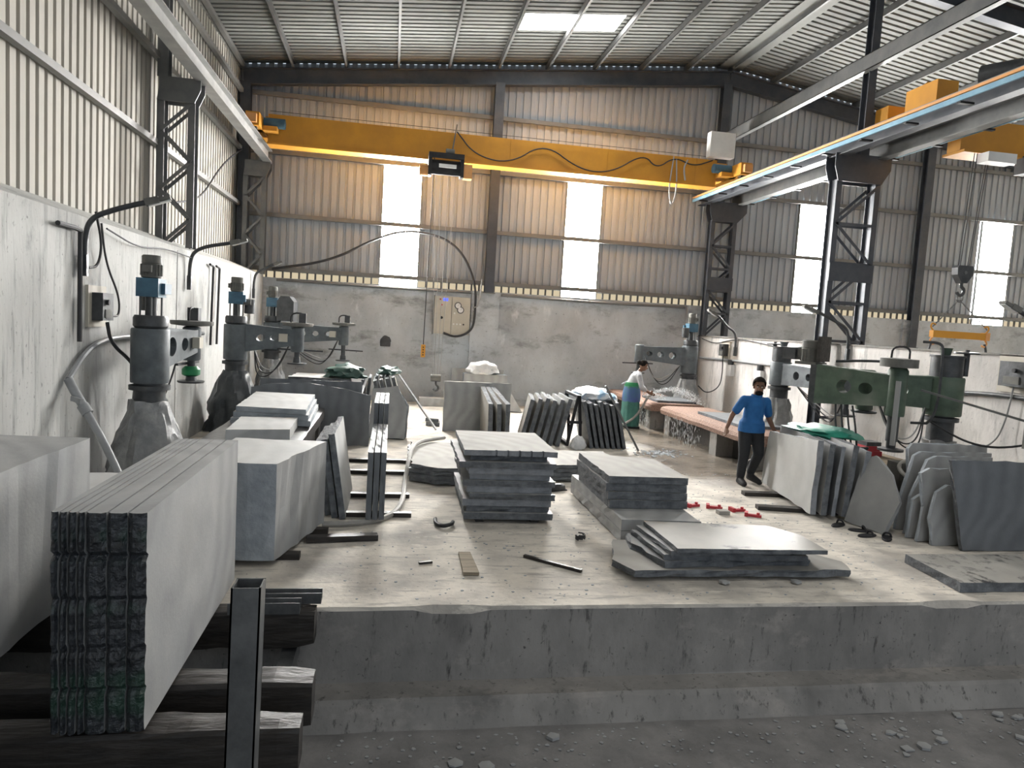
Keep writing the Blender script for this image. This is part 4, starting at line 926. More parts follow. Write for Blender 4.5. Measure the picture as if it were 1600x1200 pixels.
wall_lamp('nearest arm lamp reaching out from the left wall', -3.17, 8.08, 2.95, (1,.15), .8, .37, 1)
wall_lamp('second arm lamp on the left wall', -3.17, 11.95, 2.95, (1,.1), .84, .33, 1)
wall_lamp('third arm lamp at the back of the left wall', -3.17, 17.2, 2.95, (1,.1), .6, .36, 1)
wall_lamp('arm lamp on the right wall beyond the near column', 8.40, 16.45, 2.25, (-1,.05), .78, .58, -1)
wall_lamp('arm lamp before the dark lattice column on the right', 8.40, 12.05, 2.4, (-1,.05), .95, .44, -1)
wall_lamp('dark arm lamp at the right edge of the picture', 8.40, 7.9, 2.4, (-1,0), .8, .44, -1)
def sw_box(label, x, y, z, w, h, face, two=True):
    t = thing('switch_box', label, 'electrical box', (x,y,z-h/2))
    s = .1*face
    a, c = sorted((x, x+s*.3)); MB().box(a,c,y-w*.8,y+w*.8,z-h*.75,z+h*.75).build('back_board','cabinet',t)
    a, c = sorted((x+s*.3, x+s*1.4)); b = MB().box(a,c,y-w/2,y+w/2,z-h/2,z+h/2).build('enclosure','machdark',t)
    k = x+s*1.4
    MB().cyl((k,y-.05,z+.05),(k+s*.3,y-.05,z+.05),.03,n=12).build('knob','black',b,True)
    MB().box(min(k,k+s*.1),max(k,k+s*.1),y-w*.3,y+w*.3,z-h*.4,z-h*.1).build('door_plate','motorgrey',b)
    return t
sw_box('dark switch box on a board on the left wall', -3.23, 8.5, 2.12, .3, .3, 1)
sw_box('small dark switch box high on the right wall', 8.45, 17.0, 1.85, .3, .3, -1)
sw_box('dark switch box at the far right of the right wall', 8.45, 8.35, 1.92, .42, .34, -1)
for lab, y, z in (('left of two pale junction boxes low on the right wall', 16.6, 1.36),('right of two pale junction boxes low on the right wall', 15.15, 1.32)):
    t = thing('junction_box', lab, 'electrical box', (8.4,y,z-.14)); MB().box(8.34,8.45,y-.13,y+.13,z-.14,z+.14).build('enclosure','white',t); MB().cyl((8.39,y,z+.14),(8.39,y,z+.26),.07,n=14).build('cable_gland','machdark',t,True)
# pipes and cables on the walls
def run(name, label, cat, pts, r, m, smooth=3, n=8): return tag(base_origin(MB().tube(pts, r, n, smooth=smooth).build(name, m, smooth=True)), label, cat)
run('conduit', 'dark conduit bent down the left wall beside the nearest lamp', 'pipe', [(-3.18,7.5,2.9),(-3.18,8.0,2.9),(-3.18,8.0,2.85),(-3.18,8.0,1.75)], .025, 'cable', 1)
run('wall_cable', 'black cable loop under the nearest left arm lamp', 'cable', [(-3.15,8.3,3.12),(-3.14,8.45,2.8),(-3.14,8.35,2.55),(-3.15,8.12,2.52)], .014, 'cable')
run('wall_cable', 'black cable curving into the left switch box', 'cable', [(-3.15,8.45,3.02),(-3.14,8.55,2.6),(-3.12,8.9,2.25),(-3.1,8.85,2.02),(-3.1,8.65,2.02)], .012, 'cable')
run('wall_cable', 'blue-black cables hanging from the left switch box', 'cable', [(-3.1,8.5,1.95),(-3.08,8.55,1.72),(-2.98,8.9,1.5),(-2.95,9.0,1.35),(-2.98,8.95,.9),(-2.95,9.05,.75),(-2.9,8.95,1.3)], .02, 'cable')
run('water_pipe', 'grey water pipe bowed along the left wall', 'pipe', [(-3.18,7.75,1.38),(-3.18,8.2,1.68),(-3.18,8.9,1.78),(-3.18,10.3,1.74),(-3.18,12.9,1.72)], .03, 'pvc')
t = thing('water_valve', 'grey plastic valve and stiff hose sloping down from the left wall', 'valve', (-3.1,7.8,.5))
MB().tube([(-3.18,7.75,1.38),(-3.12,7.72,1.28),(-3.02,7.70,1.12)], .045, 12).build('valve_body','pvc',t,True); MB().bar((-3.12,7.68,1.2),(-3.0,7.6,1.18),.03,.05).build('valve_lever','pvc',t)
MB().cyl((-3.03,7.70,1.13),(-2.97,7.68,1.05),.055,n=14).build('coupling','pvc',t,True); MB().tube([(-2.98,7.68,1.06),(-2.75,7.6,.7),(-2.5,7.45,.25),(-2.4,7.3,.03)], .038, 10).build('hose','pvc',t,True)
run('wall_cable', 'thin cable sagging along the top of the left wall', 'cable', [(-3.15,8.6,2.98),(-3.15,9.6,2.86),(-3.15,10.6,2.96),(-3.15,12.0,2.93)], .01, 'cable')
for lab, y in (('left one of two conduits dropping down the left wall', 13.5),('right one of two conduits dropping down the left wall', 13.95)):
    run('conduit', lab, 'pipe', [(-3.18,y-.25,2.92),(-3.18,y,2.9),(-3.18,y,2.86),(-3.18,y-.1,1.5)], .022, 'cable', 1)
run('wall_cable', 'cable arched across the gable cladding and down to the control panel', 'cable', [(-3.0,18.55,3.2),(-1.6,18.6,3.5),(-.6,18.6,4.1),(.2,18.6,4.42),(1.1,18.6,4.35),(1.7,18.6,4.0),(2.1,18.57,3.2),(2.12,18.5,2.4),(2.06,18.44,1.95),(1.65,18.44,1.75),(1.3,18.46,1.86)], .03, 'cable')
run('wall_cable', 'cable looping down the left cladding', 'cable', [(-3.75,18.4,6.0),(-3.7,16.2,5.2),(-3.7,14.6,4.2),(-3.7,13.0,3.9)], .018, 'cable')
run('service_pipe', 'pipe run along the top of the far wall', 'pipe', [(-2.9,18.66,2.95),(.0,18.66,2.93),(2.0,18.66,2.95)], .035, 'girt', 1)
run('service_pipe', 'pipe run along the far wall right of the middle post', 'pipe', [(2.8,18.66,2.93),(5.5,18.66,2.9),(7.95,18.66,2.93)], .035, 'girt', 1)
run('service_pipe', 'thin pipe angled beside the control panel', 'pipe', [(2.25,18.5,3.3),(2.2,18.5,2.6),(2.05,18.5,2.55)], .02, 'cablegrey', 1)
run('water_pipe', 'grey water pipe along the right wall', 'pipe', [(8.41,18.5,1.58),(8.41,17.4,1.60),(8.41,15.3,1.62),(8.41,13.3,1.62)], .03, 'pvc')
run('wall_cable', 'cables sagging along the right wall top', 'cable', [(8.40,18.4,2.1),(8.40,17.5,1.98),(8.40,16.9,2.1),(8.40,16,2.15),(8.40,14.2,2.0),(8.40,13.2,2.12)], .012, 'cable')
run('wall_cable', 'cable dropping from the small switch box to the far right bench', 'cable', [(8.36,17.0,1.7),(8.34,16.9,1.3),(8.3,16.9,.9),(8.0,17.0,.7),(7.8,17.1,.9)], .014, 'cable')
run('wall_cable', 'pair of wires below the far right switch box', 'cable', [(8.36,8.35,1.75),(8.36,8.4,1.3),(8.3,8.5,.9),(7.9,8.7,.75)], .012, 'cablegrey')
run('wall_cable', 'long cable slung from the green machine to the right edge', 'cable', [(7.0,8.2,1.25),(7.3,7.8,1.0),(7.6,7.4,1.05),(8.35,7.0,1.45)], .014, 'cable')
run('service_pipe', 'dark curved pipe along the right wall behind the green machine', 'pipe', [(8.40,9.6,1.55),(8.40,8.6,1.62),(8.40,7.4,1.58),(8.40,6.2,1.6)], .03, 'machdark')
# control panel
cp = thing('control_panel', 'beige control panel with two round gauges on the far wall', 'control panel', (1.53,18.6,1.82))
bd = MB().box(1.06,1.98,18.5,18.7,1.83,2.80).build('cabinet','cabinet',cp)
MB().box(1.5,1.51,18.492,18.5,1.84,2.79).build('door_seam','motorgrey',cp); MB().box(1.03,1.06,18.48,18.7,1.81,2.82).build('side_edge','motorgrey',cp)
for x, z in ((1.66,2.58),(1.73,2.47)):
    gq = MB().cyl((x,18.5,z),(x,18.465,z),.09,n=24).build('gauge_rim','machdark',cp,True); MB().cyl((x,18.464,z),(x,18.46,z),.068,n=24).build('gauge_face','white',gq)
    MB().bar((x,18.458,z),(x+.03,18.458,z+.045),.006,.003,(0,1,0)).build('needle','black',gq)
MB().box(1.27,1.4,18.494,18.5,2.68,2.76).build('display','display',cp)
for k in range(4): MB().cyl((1.57+k*.085,18.5,2.10),(1.57+k*.085,18.48,2.10),.022,n=12).build('push_button',['white','white','white','black'][k],cp,True)
for k, (x, z) in enumerate(((1.2,2.78-.06),(1.24,2.58),(1.24,2.4),(1.58,2.38))): MB().cyl((x,18.5,z),(x,18.485,z),.022,n=12).build('indicator',['red','red','cabinet','white'][k],cp,True)
MB().cyl((1.25,18.5,2.25),(1.25,18.46,2.25),.035,n=14).build('main_switch','black',cp,True)
lump('wall_stain_boss', 'dark roundish patch stuck on the far wall', 'patch', (-.15,18.69,1.42), (.14,.02,.18), 'machdark', 21, amp=.2)
# ------------------------------------------------------------------ foreground rack
def timber(label, p, q, w, h, seed, m='wood'):
    p = Vector(p); q = Vector(q); d = (q-p); L = d.length; n = 26; b = MB(); u = d.normalized(); a = Vector((0,0,1)); s = u.cross(a).normalized(); a = s.cross(u)
    ring = [(-.5,-.5),(-.2,-.52),(.2,-.5),(.5,-.48),(.52,0),(.5,.42),(.42,.5),(0,.52),(-.42,.5),(-.5,.4),(-.52,0)]
    for i in range(n+1):
        t = i/n; c = p+u*(L*t); e = 1-.1*max(0,(t-.95)/.05)-.1*max(0,(.05-t)/.05)
        for (x, z) in ring:
            k = 1+.10*noise.noise((t*L*3+seed,x*4,z*4))+.06*noise.noise((t*L*12+seed,x*9,z*9))
            b.v.append(c+s*(x*w*k*e)+a*(z*h*k*e))
    m_ = len(ring)
    for i in range(n):
        for k in range(m_): b.f.append([i*m_+k,i*m_+(k+1)%m_,(i+1)*m_+(k+1)%m_,(i+1)*m_+k]); b.mi.append(0)
    b.f += [list(range(m_)), list(range(n*m_,n*m_+m_))]; b.mi += [0,0]
    return tag(base_origin(b.build('timber_beam', m)), label, 'timber')
timber('farthest black wet beam under the foreground bundle', (-3.2,5.1,-.04), (-.45,5.1,-.04), .2, .26, 1)
timber('middle black wet beam under the foreground bundle, notched top', (-3.2,4.12,-.05), (-.36,4.12,-.05), .22, .28, 5)
timber('nearest black wet beam under the foreground bundle', (-3.2,3.68,-.06), (-.38,3.7,-.07), .2, .26, 9)
timber('black wet beam lying low at the left bottom corner', (-3.0,3.1,-.2), (-1.2,3.15,-.2), .24, .25, 13)
rk = thing('steel_rack', 'dark steel rack frame carrying the wet beams', 'rack', (-1.8,4.3,-.8))
for x in (-.62,-1.75,-2.85):
    MB().box(x-.05,x+.05,2.9,5.25,-.32,-.2).build('rail_beam','gmetal',rk)
    for y in (3.3,5.0): MB().box(x-.04,x+.04,y-.04,y+.04,-.8,-.32).build('leg','gmetal',rk)
MB().box(-2.85,-.6,5.14,5.2,-.55,-.48).build('cross_brace','gmetal',rk)
ps = thing('steel_post', 'wet square steel tube propped against the rack in the foreground', 'post', (-.57,3.06,-.8))
q = MB()
for (dx0,dx1,dy0,dy1) in ((-.06,.06,-.06,-.052),(-.06,.06,.052,.06),(-.06,-.052,-.06,.06),(.052,.06,-.06,.06)):
    vs = [(-.57+dx+(.02 if z > 0 else 0), 3.06+dy, z) for z in (-.8,1.04) for dx in (dx0,dx1) for dy in (dy0,dy1)]
    q.add(vs, [(0,1,3,2),(4,6,7,5),(0,4,5,1),(2,3,7,6),(0,2,6,4),(1,5,7,3)])
q.build('square_tube','gmetal',ps)
for j, (y, x) in enumerate(((5.02,-.75),(5.2,-.62))):
    t = thing('steel_channel', ('near','far')[j]+' black steel channel offcut lying on the rack behind the post', 'channel', (x,y,.1))
    MB().box(x-.28,x+.2,y-.05,y+.05,.09,.10).build('web','gmetal',t); MB().box(x-.28,x+.2,y-.05,y-.042,.10,.17).build('flange','gmetal',t); MB().box(x-.28,x+.2,y+.042,y+.05,.10,.17).build('flange','gmetal',t)
flat('thin grey offcut lying at the left bottom corner', [(-2.3,2.75),(-1.75,2.9),(-1.7,3.2),(-2.4,3.1)], -.06, .03, ('stone','edge'), .01)
lump('moss_clump', 'green and rust coloured clump under the rack at the bottom edge', 'moss', (-1.15,3.0,-.8), (.35,.12,.2), 'machgreen', 31)

# ------------------------------------------------------------------ hoses
hp = [(-.62,7.36,.03),(-.3,7.40,.03),(0,7.58,.03),(.16,7.95,.03),(.23,8.56,.03),(.25,9.3,.05),(.3,9.6,.2),(.34,10.2,.30),(.46,10.9,.30),(.75,11.3,.29),(.92,11.5,.28)]
run('floor_hose', 'thick grey hose snaking over the platform onto the low slab pile', 'hose', hp, .032, 'hose')
WX, WY = 5.46, 15.38
run('spray_hose', 'pale hose held by the woman and trailing over the floor', 'hose', [(WX+.42,WY-.1,.79),(WX+.30,WY-.14,.72),(WX+.18,WY-.18,.48),(WX-.05,WY-.22,.2),(WX-.4,WY-.25,.04),(WX-.9,WY-.6,.025),(WX-1.3,WY-1.2,.025)], .028, 'hose')

# ------------------------------------------------------------------ people
def cap(b, p, q, r0, r1, n=14):
    p = Vector(p); q = Vector(q)
    b.cyl(p, q, r0, r1, n); b.ico(p, r0, 2); b.ico(q, r1, 2)
def remesh(b, name, m, parent, vox=.009, it=6, fac=.5):
    o = b.build(name, m, fix=True)
    md = o.modifiers.new('r','REMESH'); md.mode = 'VOXEL'; md.voxel_size = vox; md.use_smooth_shade = True
    sm = o.modifiers.new('s','SMOOTH'); sm.factor = fac; sm.iterations = it
    dg = bpy.context.evaluated_depsgraph_get(); me = bpy.data.meshes.new_from_object(o.evaluated_get(dg))
    old = o.data; o.modifiers.clear(); o.data = me; bpy.data.meshes.remove(old)
    if not me.materials: me.materials.append(M[m])
    me.polygons.foreach_set('use_smooth', [True]*len(me.polygons))
    if parent: o.parent = parent
    return o
def hand(b, w, d, up, side):
    """w wrist, d pointing direction, side = thumb side"""
    w = Vector(w); d = Vector(d).normalized(); s = Vector(side).normalized(); n = d.cross(s).normalized()
    for k in (-1,-.33,.33,1): cap(b, w+d*.01+s*.012*k, w+d*.085+s*.026*k, .016, .013, 8)
    for k, L in ((-1,.055),(-.33,.07),(.33,.075),(1,.068)):
        a = w+d*.085+s*.027*k; m_ = a+d*L*.55+n*.008; e = m_+d*L*.35+n*.024
        cap(b, a, m_, .0095, .009, 8); cap(b, m_, e, .009, .008, 8)
    t0 = w+d*.03+s*.03; t1 = t0+s*.028+d*.03; cap(b, t0, t1, .012, .011, 8); cap(b, t1, t1+d*.032+n*.01, .011, .009, 8)
def head(b, c, fwd, sc=1.0):
    c = Vector(c); f = Vector(fwd).normalized(); up = Vector((0,0,1)); s = f.cross(up).normalized(); up = s.cross(f)
    R_ = Matrix((s, f, up)).transposed()
    def blob(off, r, scl):
        k = len(b.v); b.ico((0,0,0), r*sc, 2, scl)
        for i in range(k, len(b.v)): b.v[i] = c+R_ @ (b.v[i]+Vector(off)*sc)
    blob((0,-.012,.025), .10, (.78,.98,1.0)); blob((0,.025,-.045), .075, (.82,.9,1.0)); blob((0,.055,-.085), .03, (1,.8,.8))
    blob((0,.10,-.02), .017, (.8,1,1.5)); blob((0,.105,-.035), .016, (1.1,1,.8))
    blob((.078,-.01,-.01), .026, (.4,.8,1.25)); blob((-.078,-.01,-.01), .026, (.4,.8,1.25)); blob((0,.088,-.07), .02, (1.3,.5,.5))
    return R_
# man in the blue polo shirt, walking towards the camera
MX, MY = 5.36, 9.78
man = thing('person', 'man in blue polo shirt and dark trousers walking across the platform', 'person', (MX,MY,0))
def P(x, y, z): return (x+MX, y+MY, z)
b = MB()
Rm = head(b, P(.055,-.03,1.485), (-.42,-1,-.12), 1.0)
cap(b, P(.045,0,1.30), P(.05,-.015,1.42), .058, .055)
cap(b, P(0,0,.92), P(.03,0,1.22), .09, .085)
for sx, sh, el, wr in ((-1,(-.155,0,1.29),(-.30,.03,1.05),(-.42,-.06,.86)),(1,(.215,0,1.27),(.285,.03,1.01),(.365,-.06,.80))):
    cap(b, P(*sh), P(*el), .05, .04); cap(b, P(*el), P(*wr), .04, .027)
    dv = Vector(wr)-Vector(el); hand(b, P(*wr), dv+Vector((0,-.03,-.1)), None, (-sx*.3,-1,.0))
for hp_, kn, an in (((-.085,0,.86),(-.10,-.04,.47),(-.105,0,.09)),((.095,0,.86),(.12,-.06,.48),(.115,.12,.13))):
    cap(b, P(*hp_), P(*kn), .085, .055); cap(b, P(*kn), P(*an), .052, .036)
body = remesh(b, 'body', 'skin', None, .008, 3); body.data.transform(Matrix.Translation((-MX,-MY,0))); body.parent = man
def fin(o, par, X, Y):
    o.data.transform(Matrix.Translation((-X,-Y,0))); o.parent = par; return o
b = MB()   # shirt
cap(b, P(.0,0,.90), P(.015,0,1.05), .15, .155, 20); cap(b, P(.015,0,1.05), P(.03,0,1.22), .155, .15, 20)
cap(b, P(-.11,0,1.265), P(.165,0,1.25), .08, .08)
b.lathe([(.195,.80),(.205,.81),(.190,.95),(.12,1.04)], P(.005,0,0), 24)
for v in b.v:
    v.y = MY+(v.y-MY)*.84
for sh, el in (((-.15,0,1.28),(-.255,.02,1.11)),((.21,0,1.265),(.265,.02,1.08))): cap(b, P(*sh), P(*el), .068, .064)
shirt = fin(remesh(b, 'polo_shirt', 'polo', None, .010, 5), man, MX, MY)
b = MB(); b.lathe([(.072,1.30),(.085,1.33),(.08,1.365),(.066,1.35)], P(.042,-.005,0), 20); fin(b.build('collar','polo',smooth=True), shirt, MX, MY)
b = MB()   # trousers
cap(b, P(-.05,0,.85), P(.06,0,.85), .115, .115)
for hp_, kn, an in (((-.085,0,.84),(-.10,-.04,.47),(-.105,0,.13)),((.095,0,.84),(.12,-.06,.48),(.115,.11,.17))):
    cap(b, P(*hp_), P(*kn), .112, .082); cap(b, P(*kn), P(*an), .08, .062)
fin(remesh(b, 'trousers', 'trouser', None, .010, 4), man, MX, MY)
for an, toe, m in (((-.105,0,.075),(-.125,-.17,.042),'black'),((.115,.11,.11),(.185,-.05,.045),'black')):
    b = MB(); cap(b, P(*an), P(*toe), .052, .042); cap(b, P(an[0],an[1],an[2]), P(an[0],an[1]+.005,an[2]+.2), .056, .062); cap(b, P(an[0],an[1]+.04,an[2]-.025), P(*toe), .046, .04)
    for v in b.v: v.z = max(v.z, .003)
    fin(remesh(b, 'rubber_boot', m, None, .009, 3), man, MX, MY)
hc = Vector(P(.055,-.03,1.485))
b = MB().ico((0,0,0), .114, 3, (.86,1.02,1.04)); b.v = [Vector(v) for v in b.v]
keep = []
for v in b.v:
    n = .006*noise.noise(v*40)
    v *= 1+n*8*.1
    if v.y > .02 and v.z < .045+.25*max(0,.06-v.y)*.2: v.y = min(v.y, .055); v.z = max(v.z, .045)
    if v.z < -.04: v.z = -.04; v.x *= .86; v.y = min(v.y,-.01)*.9
b.v = [hc + Rm @ (v+Vector((0,-.016,.032))) for v in b.v]
fin(b.build('hair','hair',smooth=True), man, MX, MY)
b = MB(); b.ico((0,.062,-.085), .055, 2, (1.12,.72,.75)); b.ico((0,.094,-.058), .03, 2, (1.1,.45,.35)); b.v = [hc+Rm @ v for v in b.v]; fin(b.build('beard','hair',smooth=True), man, MX, MY)
for sx in (-1,1):
    b = MB().ico((sx*.03,.087,.008), .0095, 2); b.v = [hc+Rm @ v for v in b.v]; e = fin(b.build('eye','eye',smooth=True), man, MX, MY)
    b = MB().ico((sx*.03,.094,.008), .0055, 1); b.v = [hc+Rm @ v for v in b.v]; fin(b.build('pupil','black',smooth=True), e, MX, MY)
    b = MB().bar((sx*.015,.096,.03),(sx*.05,.086,.031),.01,.008); b.v = [hc+Rm @ v for v in b.v]; fin(b.build('eyebrow','hair'), man, MX, MY)

# woman hosing the far bench
wo = thing('person', 'woman in teal saree and grey shirt spraying water on the far bench', 'person', (WX,WY,0))
def P(x, y, z): return (x+WX, y+WY, z)
b = MB()
Rw = head(b, P(.20,-.02,1.425), (.94,-.1,-.36), .98)
cap(b, P(.10,0,1.26), P(.165,-.01,1.36), .05, .05)
cap(b, P(-.04,0,.86), P(.06,0,1.17), .12, .11)
arms = (((.06,-.17,1.19),(.12,-.21,.95),(.33,-.15,.82)),((.10,.16,1.19),(.22,.18,.97),(.40,.04,.82)))
for sh, el, wr in arms:
    cap(b, P(*sh), P(*el), .045, .036); cap(b, P(*el), P(*wr), .036, .026); hand(b, P(*wr), (1,.25,-.25), None, (0,-.3,1))
for y in (-.09,.09): cap(b, P(-.04,y,.82), P(-.02,y,.45), .085, .055); cap(b, P(-.02,y,.45), P(-.04,y,.08), .052, .035); cap(b, P(-.04,y,.045), P(.10,y,.035), .036, .03)
fin(remesh(b, 'body', 'skin', None, .009, 3), wo, WX, WY)
b = MB(); cap(b, P(-.05,0,.92), P(.05,0,1.14), .145, .14, 20); cap(b, P(.06,-.12,1.20), P(.08,.12,1.20), .085, .085); cap(b, P(.06,0,1.17), P(.11,0,1.25), .1, .075)
for sh, el, wr in arms: cap(b, P(*sh), P(*el), .068, .056); cap(b, P(*el), P(*Vector(el).lerp(Vector(wr),.45)), .056, .05)
fin(remesh(b, 'shirt', 'shirtw', None, .010, 4), wo, WX, WY)
def skirt(name, m, prof, n=72, amp=.05, cx=-.03):
    b = MB()
    for (r, z, k) in prof:
        for i in range(n):
            a = 2*PI*i/n; q = r*(1+amp*k*math.sin(a*11+z*3)+amp*.6*k*math.sin(a*5+1))
            b.v.append(Vector(P(cx+q*math.cos(a)*.95, q*math.sin(a), z)))
    for j in range(len(prof)-1):
        for i in range(n): i2 = (i+1)%n; b.f.append([j*n+i,j*n+i2,(j+1)*n+i2,(j+1)*n+i]); b.mi.append(0)
    b.f.append(list(reversed(range(n)))); b.f.append([(len(prof)-1)*n+i for i in range(n)]); b.mi += [0,0]
    return fin(b.build(name, m, smooth=True), wo, WX, WY)
skirt('saree_skirt','apron', [(.215,.05,1),(.215,.25,1),(.205,.5,.8),(.205,.72,.5),(.19,.88,.3),(.165,1.0,.2)])
skirt('plastic_apron','bluewrap', [(.205,.60,.3),(.217,.63,.3),(.217,.75,.2),(.2,.86,.2),(.18,.93,.1)], amp=.02)
skirt('waist_sash','greenhead', [(.17,.95,.2),(.178,.97,.2),(.178,1.02,.2),(.165,1.04,.2)], amp=.02, cx=-.035)
b = MB()
for v0, v1 in (((-.16,.05,1.02),(-.24,.08,.98)),((-.17,.0,1.03),(-.25,-.02,1.0))): cap(b, P(*v0), P(*v1), .03, .018, 8)
fin(b.build('sash_knot','shirtw',smooth=True), wo, WX, WY)
hc = Vector(P(.20,-.02,1.425))
b = MB().ico((0,0,0), .107, 3, (.84,1.0,.98))
for v in b.v:
    if v.y > .03 and v.z < .05: v.y = .03; v.z = max(v.z,.03)
    if v.z < -.05: v.z = -.05; v.y = min(v.y,-.0)
b.ico((0,-.11,.0), .05, 2)
b.v = [hc+Rw @ (v+Vector((0,-.014,.028))) for v in b.v]; fin(b.build('hair','hair',smooth=True), wo, WX, WY)
for sx in (-1,1):
    b = MB().ico((sx*.03,.088,.008), .012, 2); b.v = [hc+Rw @ v for v in b.v]; fin(b.build('eye','eye',smooth=True), wo, WX, WY)
MB().box(WX-.16,WX+.16,WY-.15,WY+.15,0,.045).build('rubber_shoes','black',wo)

# ------------------------------------------------------------------ water
rnd = random.Random(77); b = MB()
def drop(p, r, l): b.add([(p[0],p[1],p[2]+l),(p[0]+r,p[1],p[2]),(p[0],p[1]+r,p[2]),(p[0]-r,p[1],p[2]),(p[0],p[1]-r,p[2]),(p[0],p[1],p[2]-l)], [(0,1,2),(0,2,3),(0,3,4),(0,4,1),(5,2,1),(5,3,2),(5,4,3),(5,1,4)])
for i in range(900):
    t = rnd.random()**.8; s = rnd.gauss(0,1)
    x = 5.92+1.15*t; z = .80+.62*t-.78*t*t+rnd.gauss(0,.012+.05*t)*1.0 - (rnd.random()**3)*.1*t
    drop((x, WY-.02+s*.03+.35*t*rnd.uniform(-1,1), max(.62,z)), rnd.uniform(.004,.011), rnd.uniform(.006,.016))
for i in range(260): drop((5.95+rnd.gauss(0,.10), WY-.02+rnd.gauss(0,.1), .70+abs(rnd.gauss(0,.07))), rnd.uniform(.008,.018), rnd.uniform(.008,.018))
tag(b.build('water_spray','water'), 'white water jet fanning out over the far bench', 'water', kind='stuff')
b = MB()
for i in range(330):
    q = rnd.random(); y = rnd.choice([rnd.uniform(15.25,16.3), rnd.uniform(12.5,14.2), rnd.uniform(12.9,13.9)]); y += .0
    drop((5.84+rnd.uniform(-.05,.03), round(y/.06)*.06+rnd.gauss(0,.008), .46*rnd.random()**.8), rnd.uniform(.003,.006), rnd.uniform(.02,.06))
tag(b.build('dripping_water','water'), 'drops of water dripping off the bench fronts', 'water', kind='stuff')

# ------------------------------------------------------------------ bits on the floor
flat('short pale wooden batten lying on the platform before the tall stack', [(.70,5.95),(.84,5.95),(.82,6.5),(.71,6.5)], .004, .03, ('wooddry','wooddry'), .003, name='wood_batten')['category'] = 'wood'
tag(base_origin(MB().bar((1.33,6.44,.016),(1.78,6.03,.016),.035,.028).build('wood_lath','wood')), 'thin dark lath lying slanting on the platform', 'wood')
tag(base_origin(MB().bar((.33,6.25,.012),(.45,6.28,.012),.03,.02).build('wood_lath','wood')), 'tiny dark stick near the platform edge', 'wood')
b = MB().tube([(.56,7.65,.02),(.55,7.45,.025),(.62,7.33,.03),(.72,7.40,.035),(.74,7.5,.03)], .022, 8); tag(base_origin(b.build('rubber_scrap','black',smooth=True)), 'curled black rubber scrap left of the tall stack', 'scrap')
b = MB(); [b.tube([(2.02+.05*math.cos(a+k),6.97+.06*math.sin(a+k),.02+.012*k) for a in (0,1,2,3,4)], .008, 6, smooth=1) for k in range(5)]
tag(base_origin(b.build('wire_tangle','cable',smooth=True)), 'small dark wire tangle before the right stack', 'wire')
for i, (x, y, a) in enumerate(((3.9,8.42,.3),(4.16,8.34,-.4),(4.42,8.22,.1),(4.5,7.98,-.5))):
    t = thing('red_clamp', ['leftmost','second','third','rightmost'][i]+' small red clamp lying on the platform', 'clamp', (x,y,0), a, 'red clamps on the floor')
    MB().box(-.1,.1,-.025,.025,0,.03).build('bar','red',t,local=True); MB().box(-.1,-.06,-.05,.06,.0,.05).build('jaw','red',t,local=True); MB().cyl((.06,0,.03),(.06,0,.055),.02,n=10).build('screw_knob','red',t,True,True)
tag(base_origin(MB().box(4.08,4.22,8.03,8.13,0,.05).build('stone_piece','stonedust')), 'small pale block beside the red clamps', 'stone')
for i, (x, y, a) in enumerate(((5.42,7.62,.5),(5.55,7.4,-.3),(5.5,7.2,.2),(5.68,7.1,.9))):
    t = thing('sandal', ['farthest','second farthest','nearest left','nearest right'][i]+' black sandal by the pointed leaning slab', 'sandal', (x,y,0), a, 'sandals')
    b = MB().lathe([(.05,0),(.055,.01),(.05,.022)], (0,0,0), 16)
    for v in b.v: v.x *= 2.5
    b.build('sole','black',t,True,True); MB().tube([(.05,-.045,.015),(.04,-.03,.06),(.03,.0,.07),(.04,.03,.06),(.05,.045,.015)], .012, 6).build('strap','black',t,True,True)
t = thing('shoe', 'worn dark shoe lying behind the tall stack', 'shoe', (2.28,9.15,0), .4)
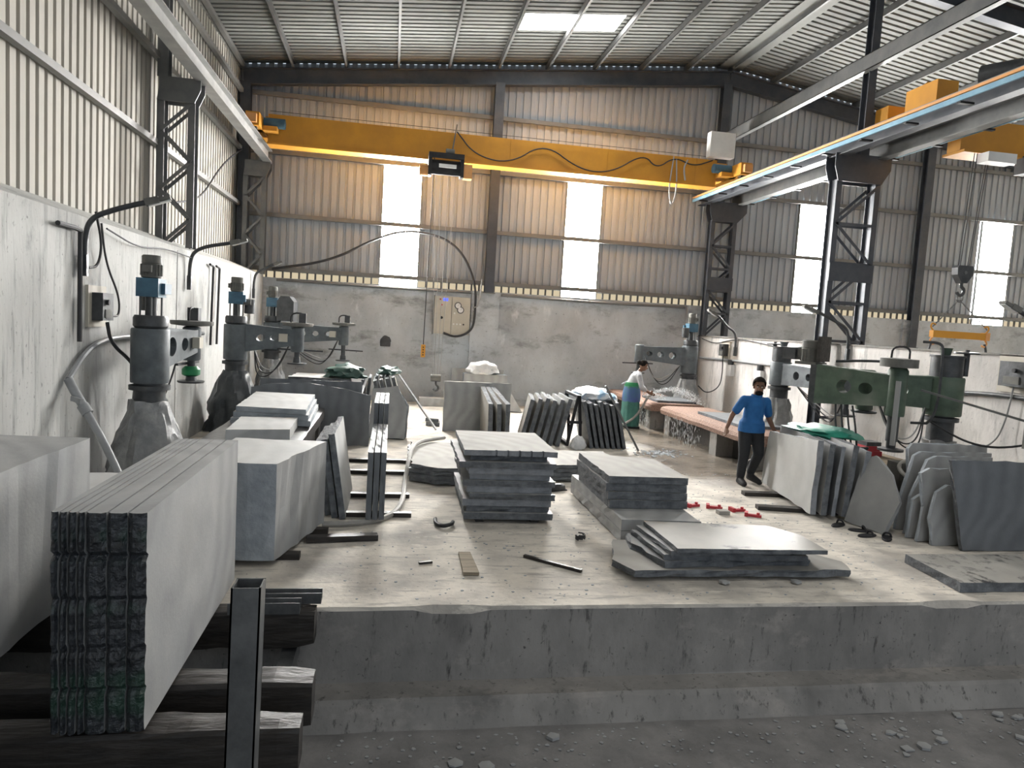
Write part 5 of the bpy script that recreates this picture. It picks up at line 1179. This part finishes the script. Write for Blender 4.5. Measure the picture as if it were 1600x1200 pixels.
b = MB().lathe([(.045,0),(.055,.02),(.05,.07),(.03,.09)], (0,0,0), 16)
for v in b.v: v.x *= 2.6
b.build('upper','machdark',t,True,True); MB().box(-.14,.14,-.05,.05,0,.015).build('sole','black',t,local=True)
rnd = random.Random(5)
def chip(b, x, y, z, s):
    n = rnd.randint(4,6); a0 = rnd.random()*6; pl = [(x+s*rnd.uniform(.6,1.2)*math.cos(a0+2*PI*k/n), y+s*rnd.uniform(.5,1)*math.sin(a0+2*PI*k/n)) for k in range(n)]
    b.prism(pl, 'z', z, z+s*rnd.uniform(.15,.4))
spots = [(rnd.uniform(3.6,6.0), 4.95-abs(rnd.gauss(0,.28))-.06) for _ in range(26)]+[(.55,4.55),(.75,4.5),(1.3,4.8)]
for i, (x, y) in enumerate(spots):
    b = MB(); chip(b, x, y, -.795, rnd.uniform(.03,.065)); tag(base_origin(b.build('stone_chip','stone')), 'flat grey stone chip on the ground below the step', 'stone chip', 'stone chips below the step')
b = MB()
for i in range(420): chip(b, rnd.uniform(-.3,6.5), 4.95-abs(rnd.gauss(0,.4))-.03, -.797, rnd.uniform(.006,.02))
tag(b.build('ground_grit','stone'), 'fine stone grit scattered on the ground', 'grit', kind='stuff')
b = MB()
occ = []
bpy.context.view_layer.update()
for o in bpy.data.objects:
    if o.type == 'MESH' and not o.get('kind') and not (o.parent and o.parent.get('kind')):
        cs = [o.matrix_world @ Vector(c) for c in o.bound_box]
        if min(c.z for c in cs) < .12 and max(c.z for c in cs) > 0: occ.append((min(c.x for c in cs)-.03,max(c.x for c in cs)+.03,min(c.y for c in cs)-.03,max(c.y for c in cs)+.03))
for i in range(1100):
    x, y = rnd.uniform(-.4,5.6), rnd.uniform(5.4,10.5)
    if not any(a < x < c and d < y < e for a, c, d, e in occ): chip(b, x, y, .0, rnd.uniform(.005,.016))
for i in range(160): chip(b, rnd.gauss(4.9,.25), rnd.gauss(12.2,.2), .0, rnd.uniform(.012,.035))
tag(b.build('platform_grit','edgepale'), 'fine stone crumbs scattered over the platform', 'grit', kind='stuff')
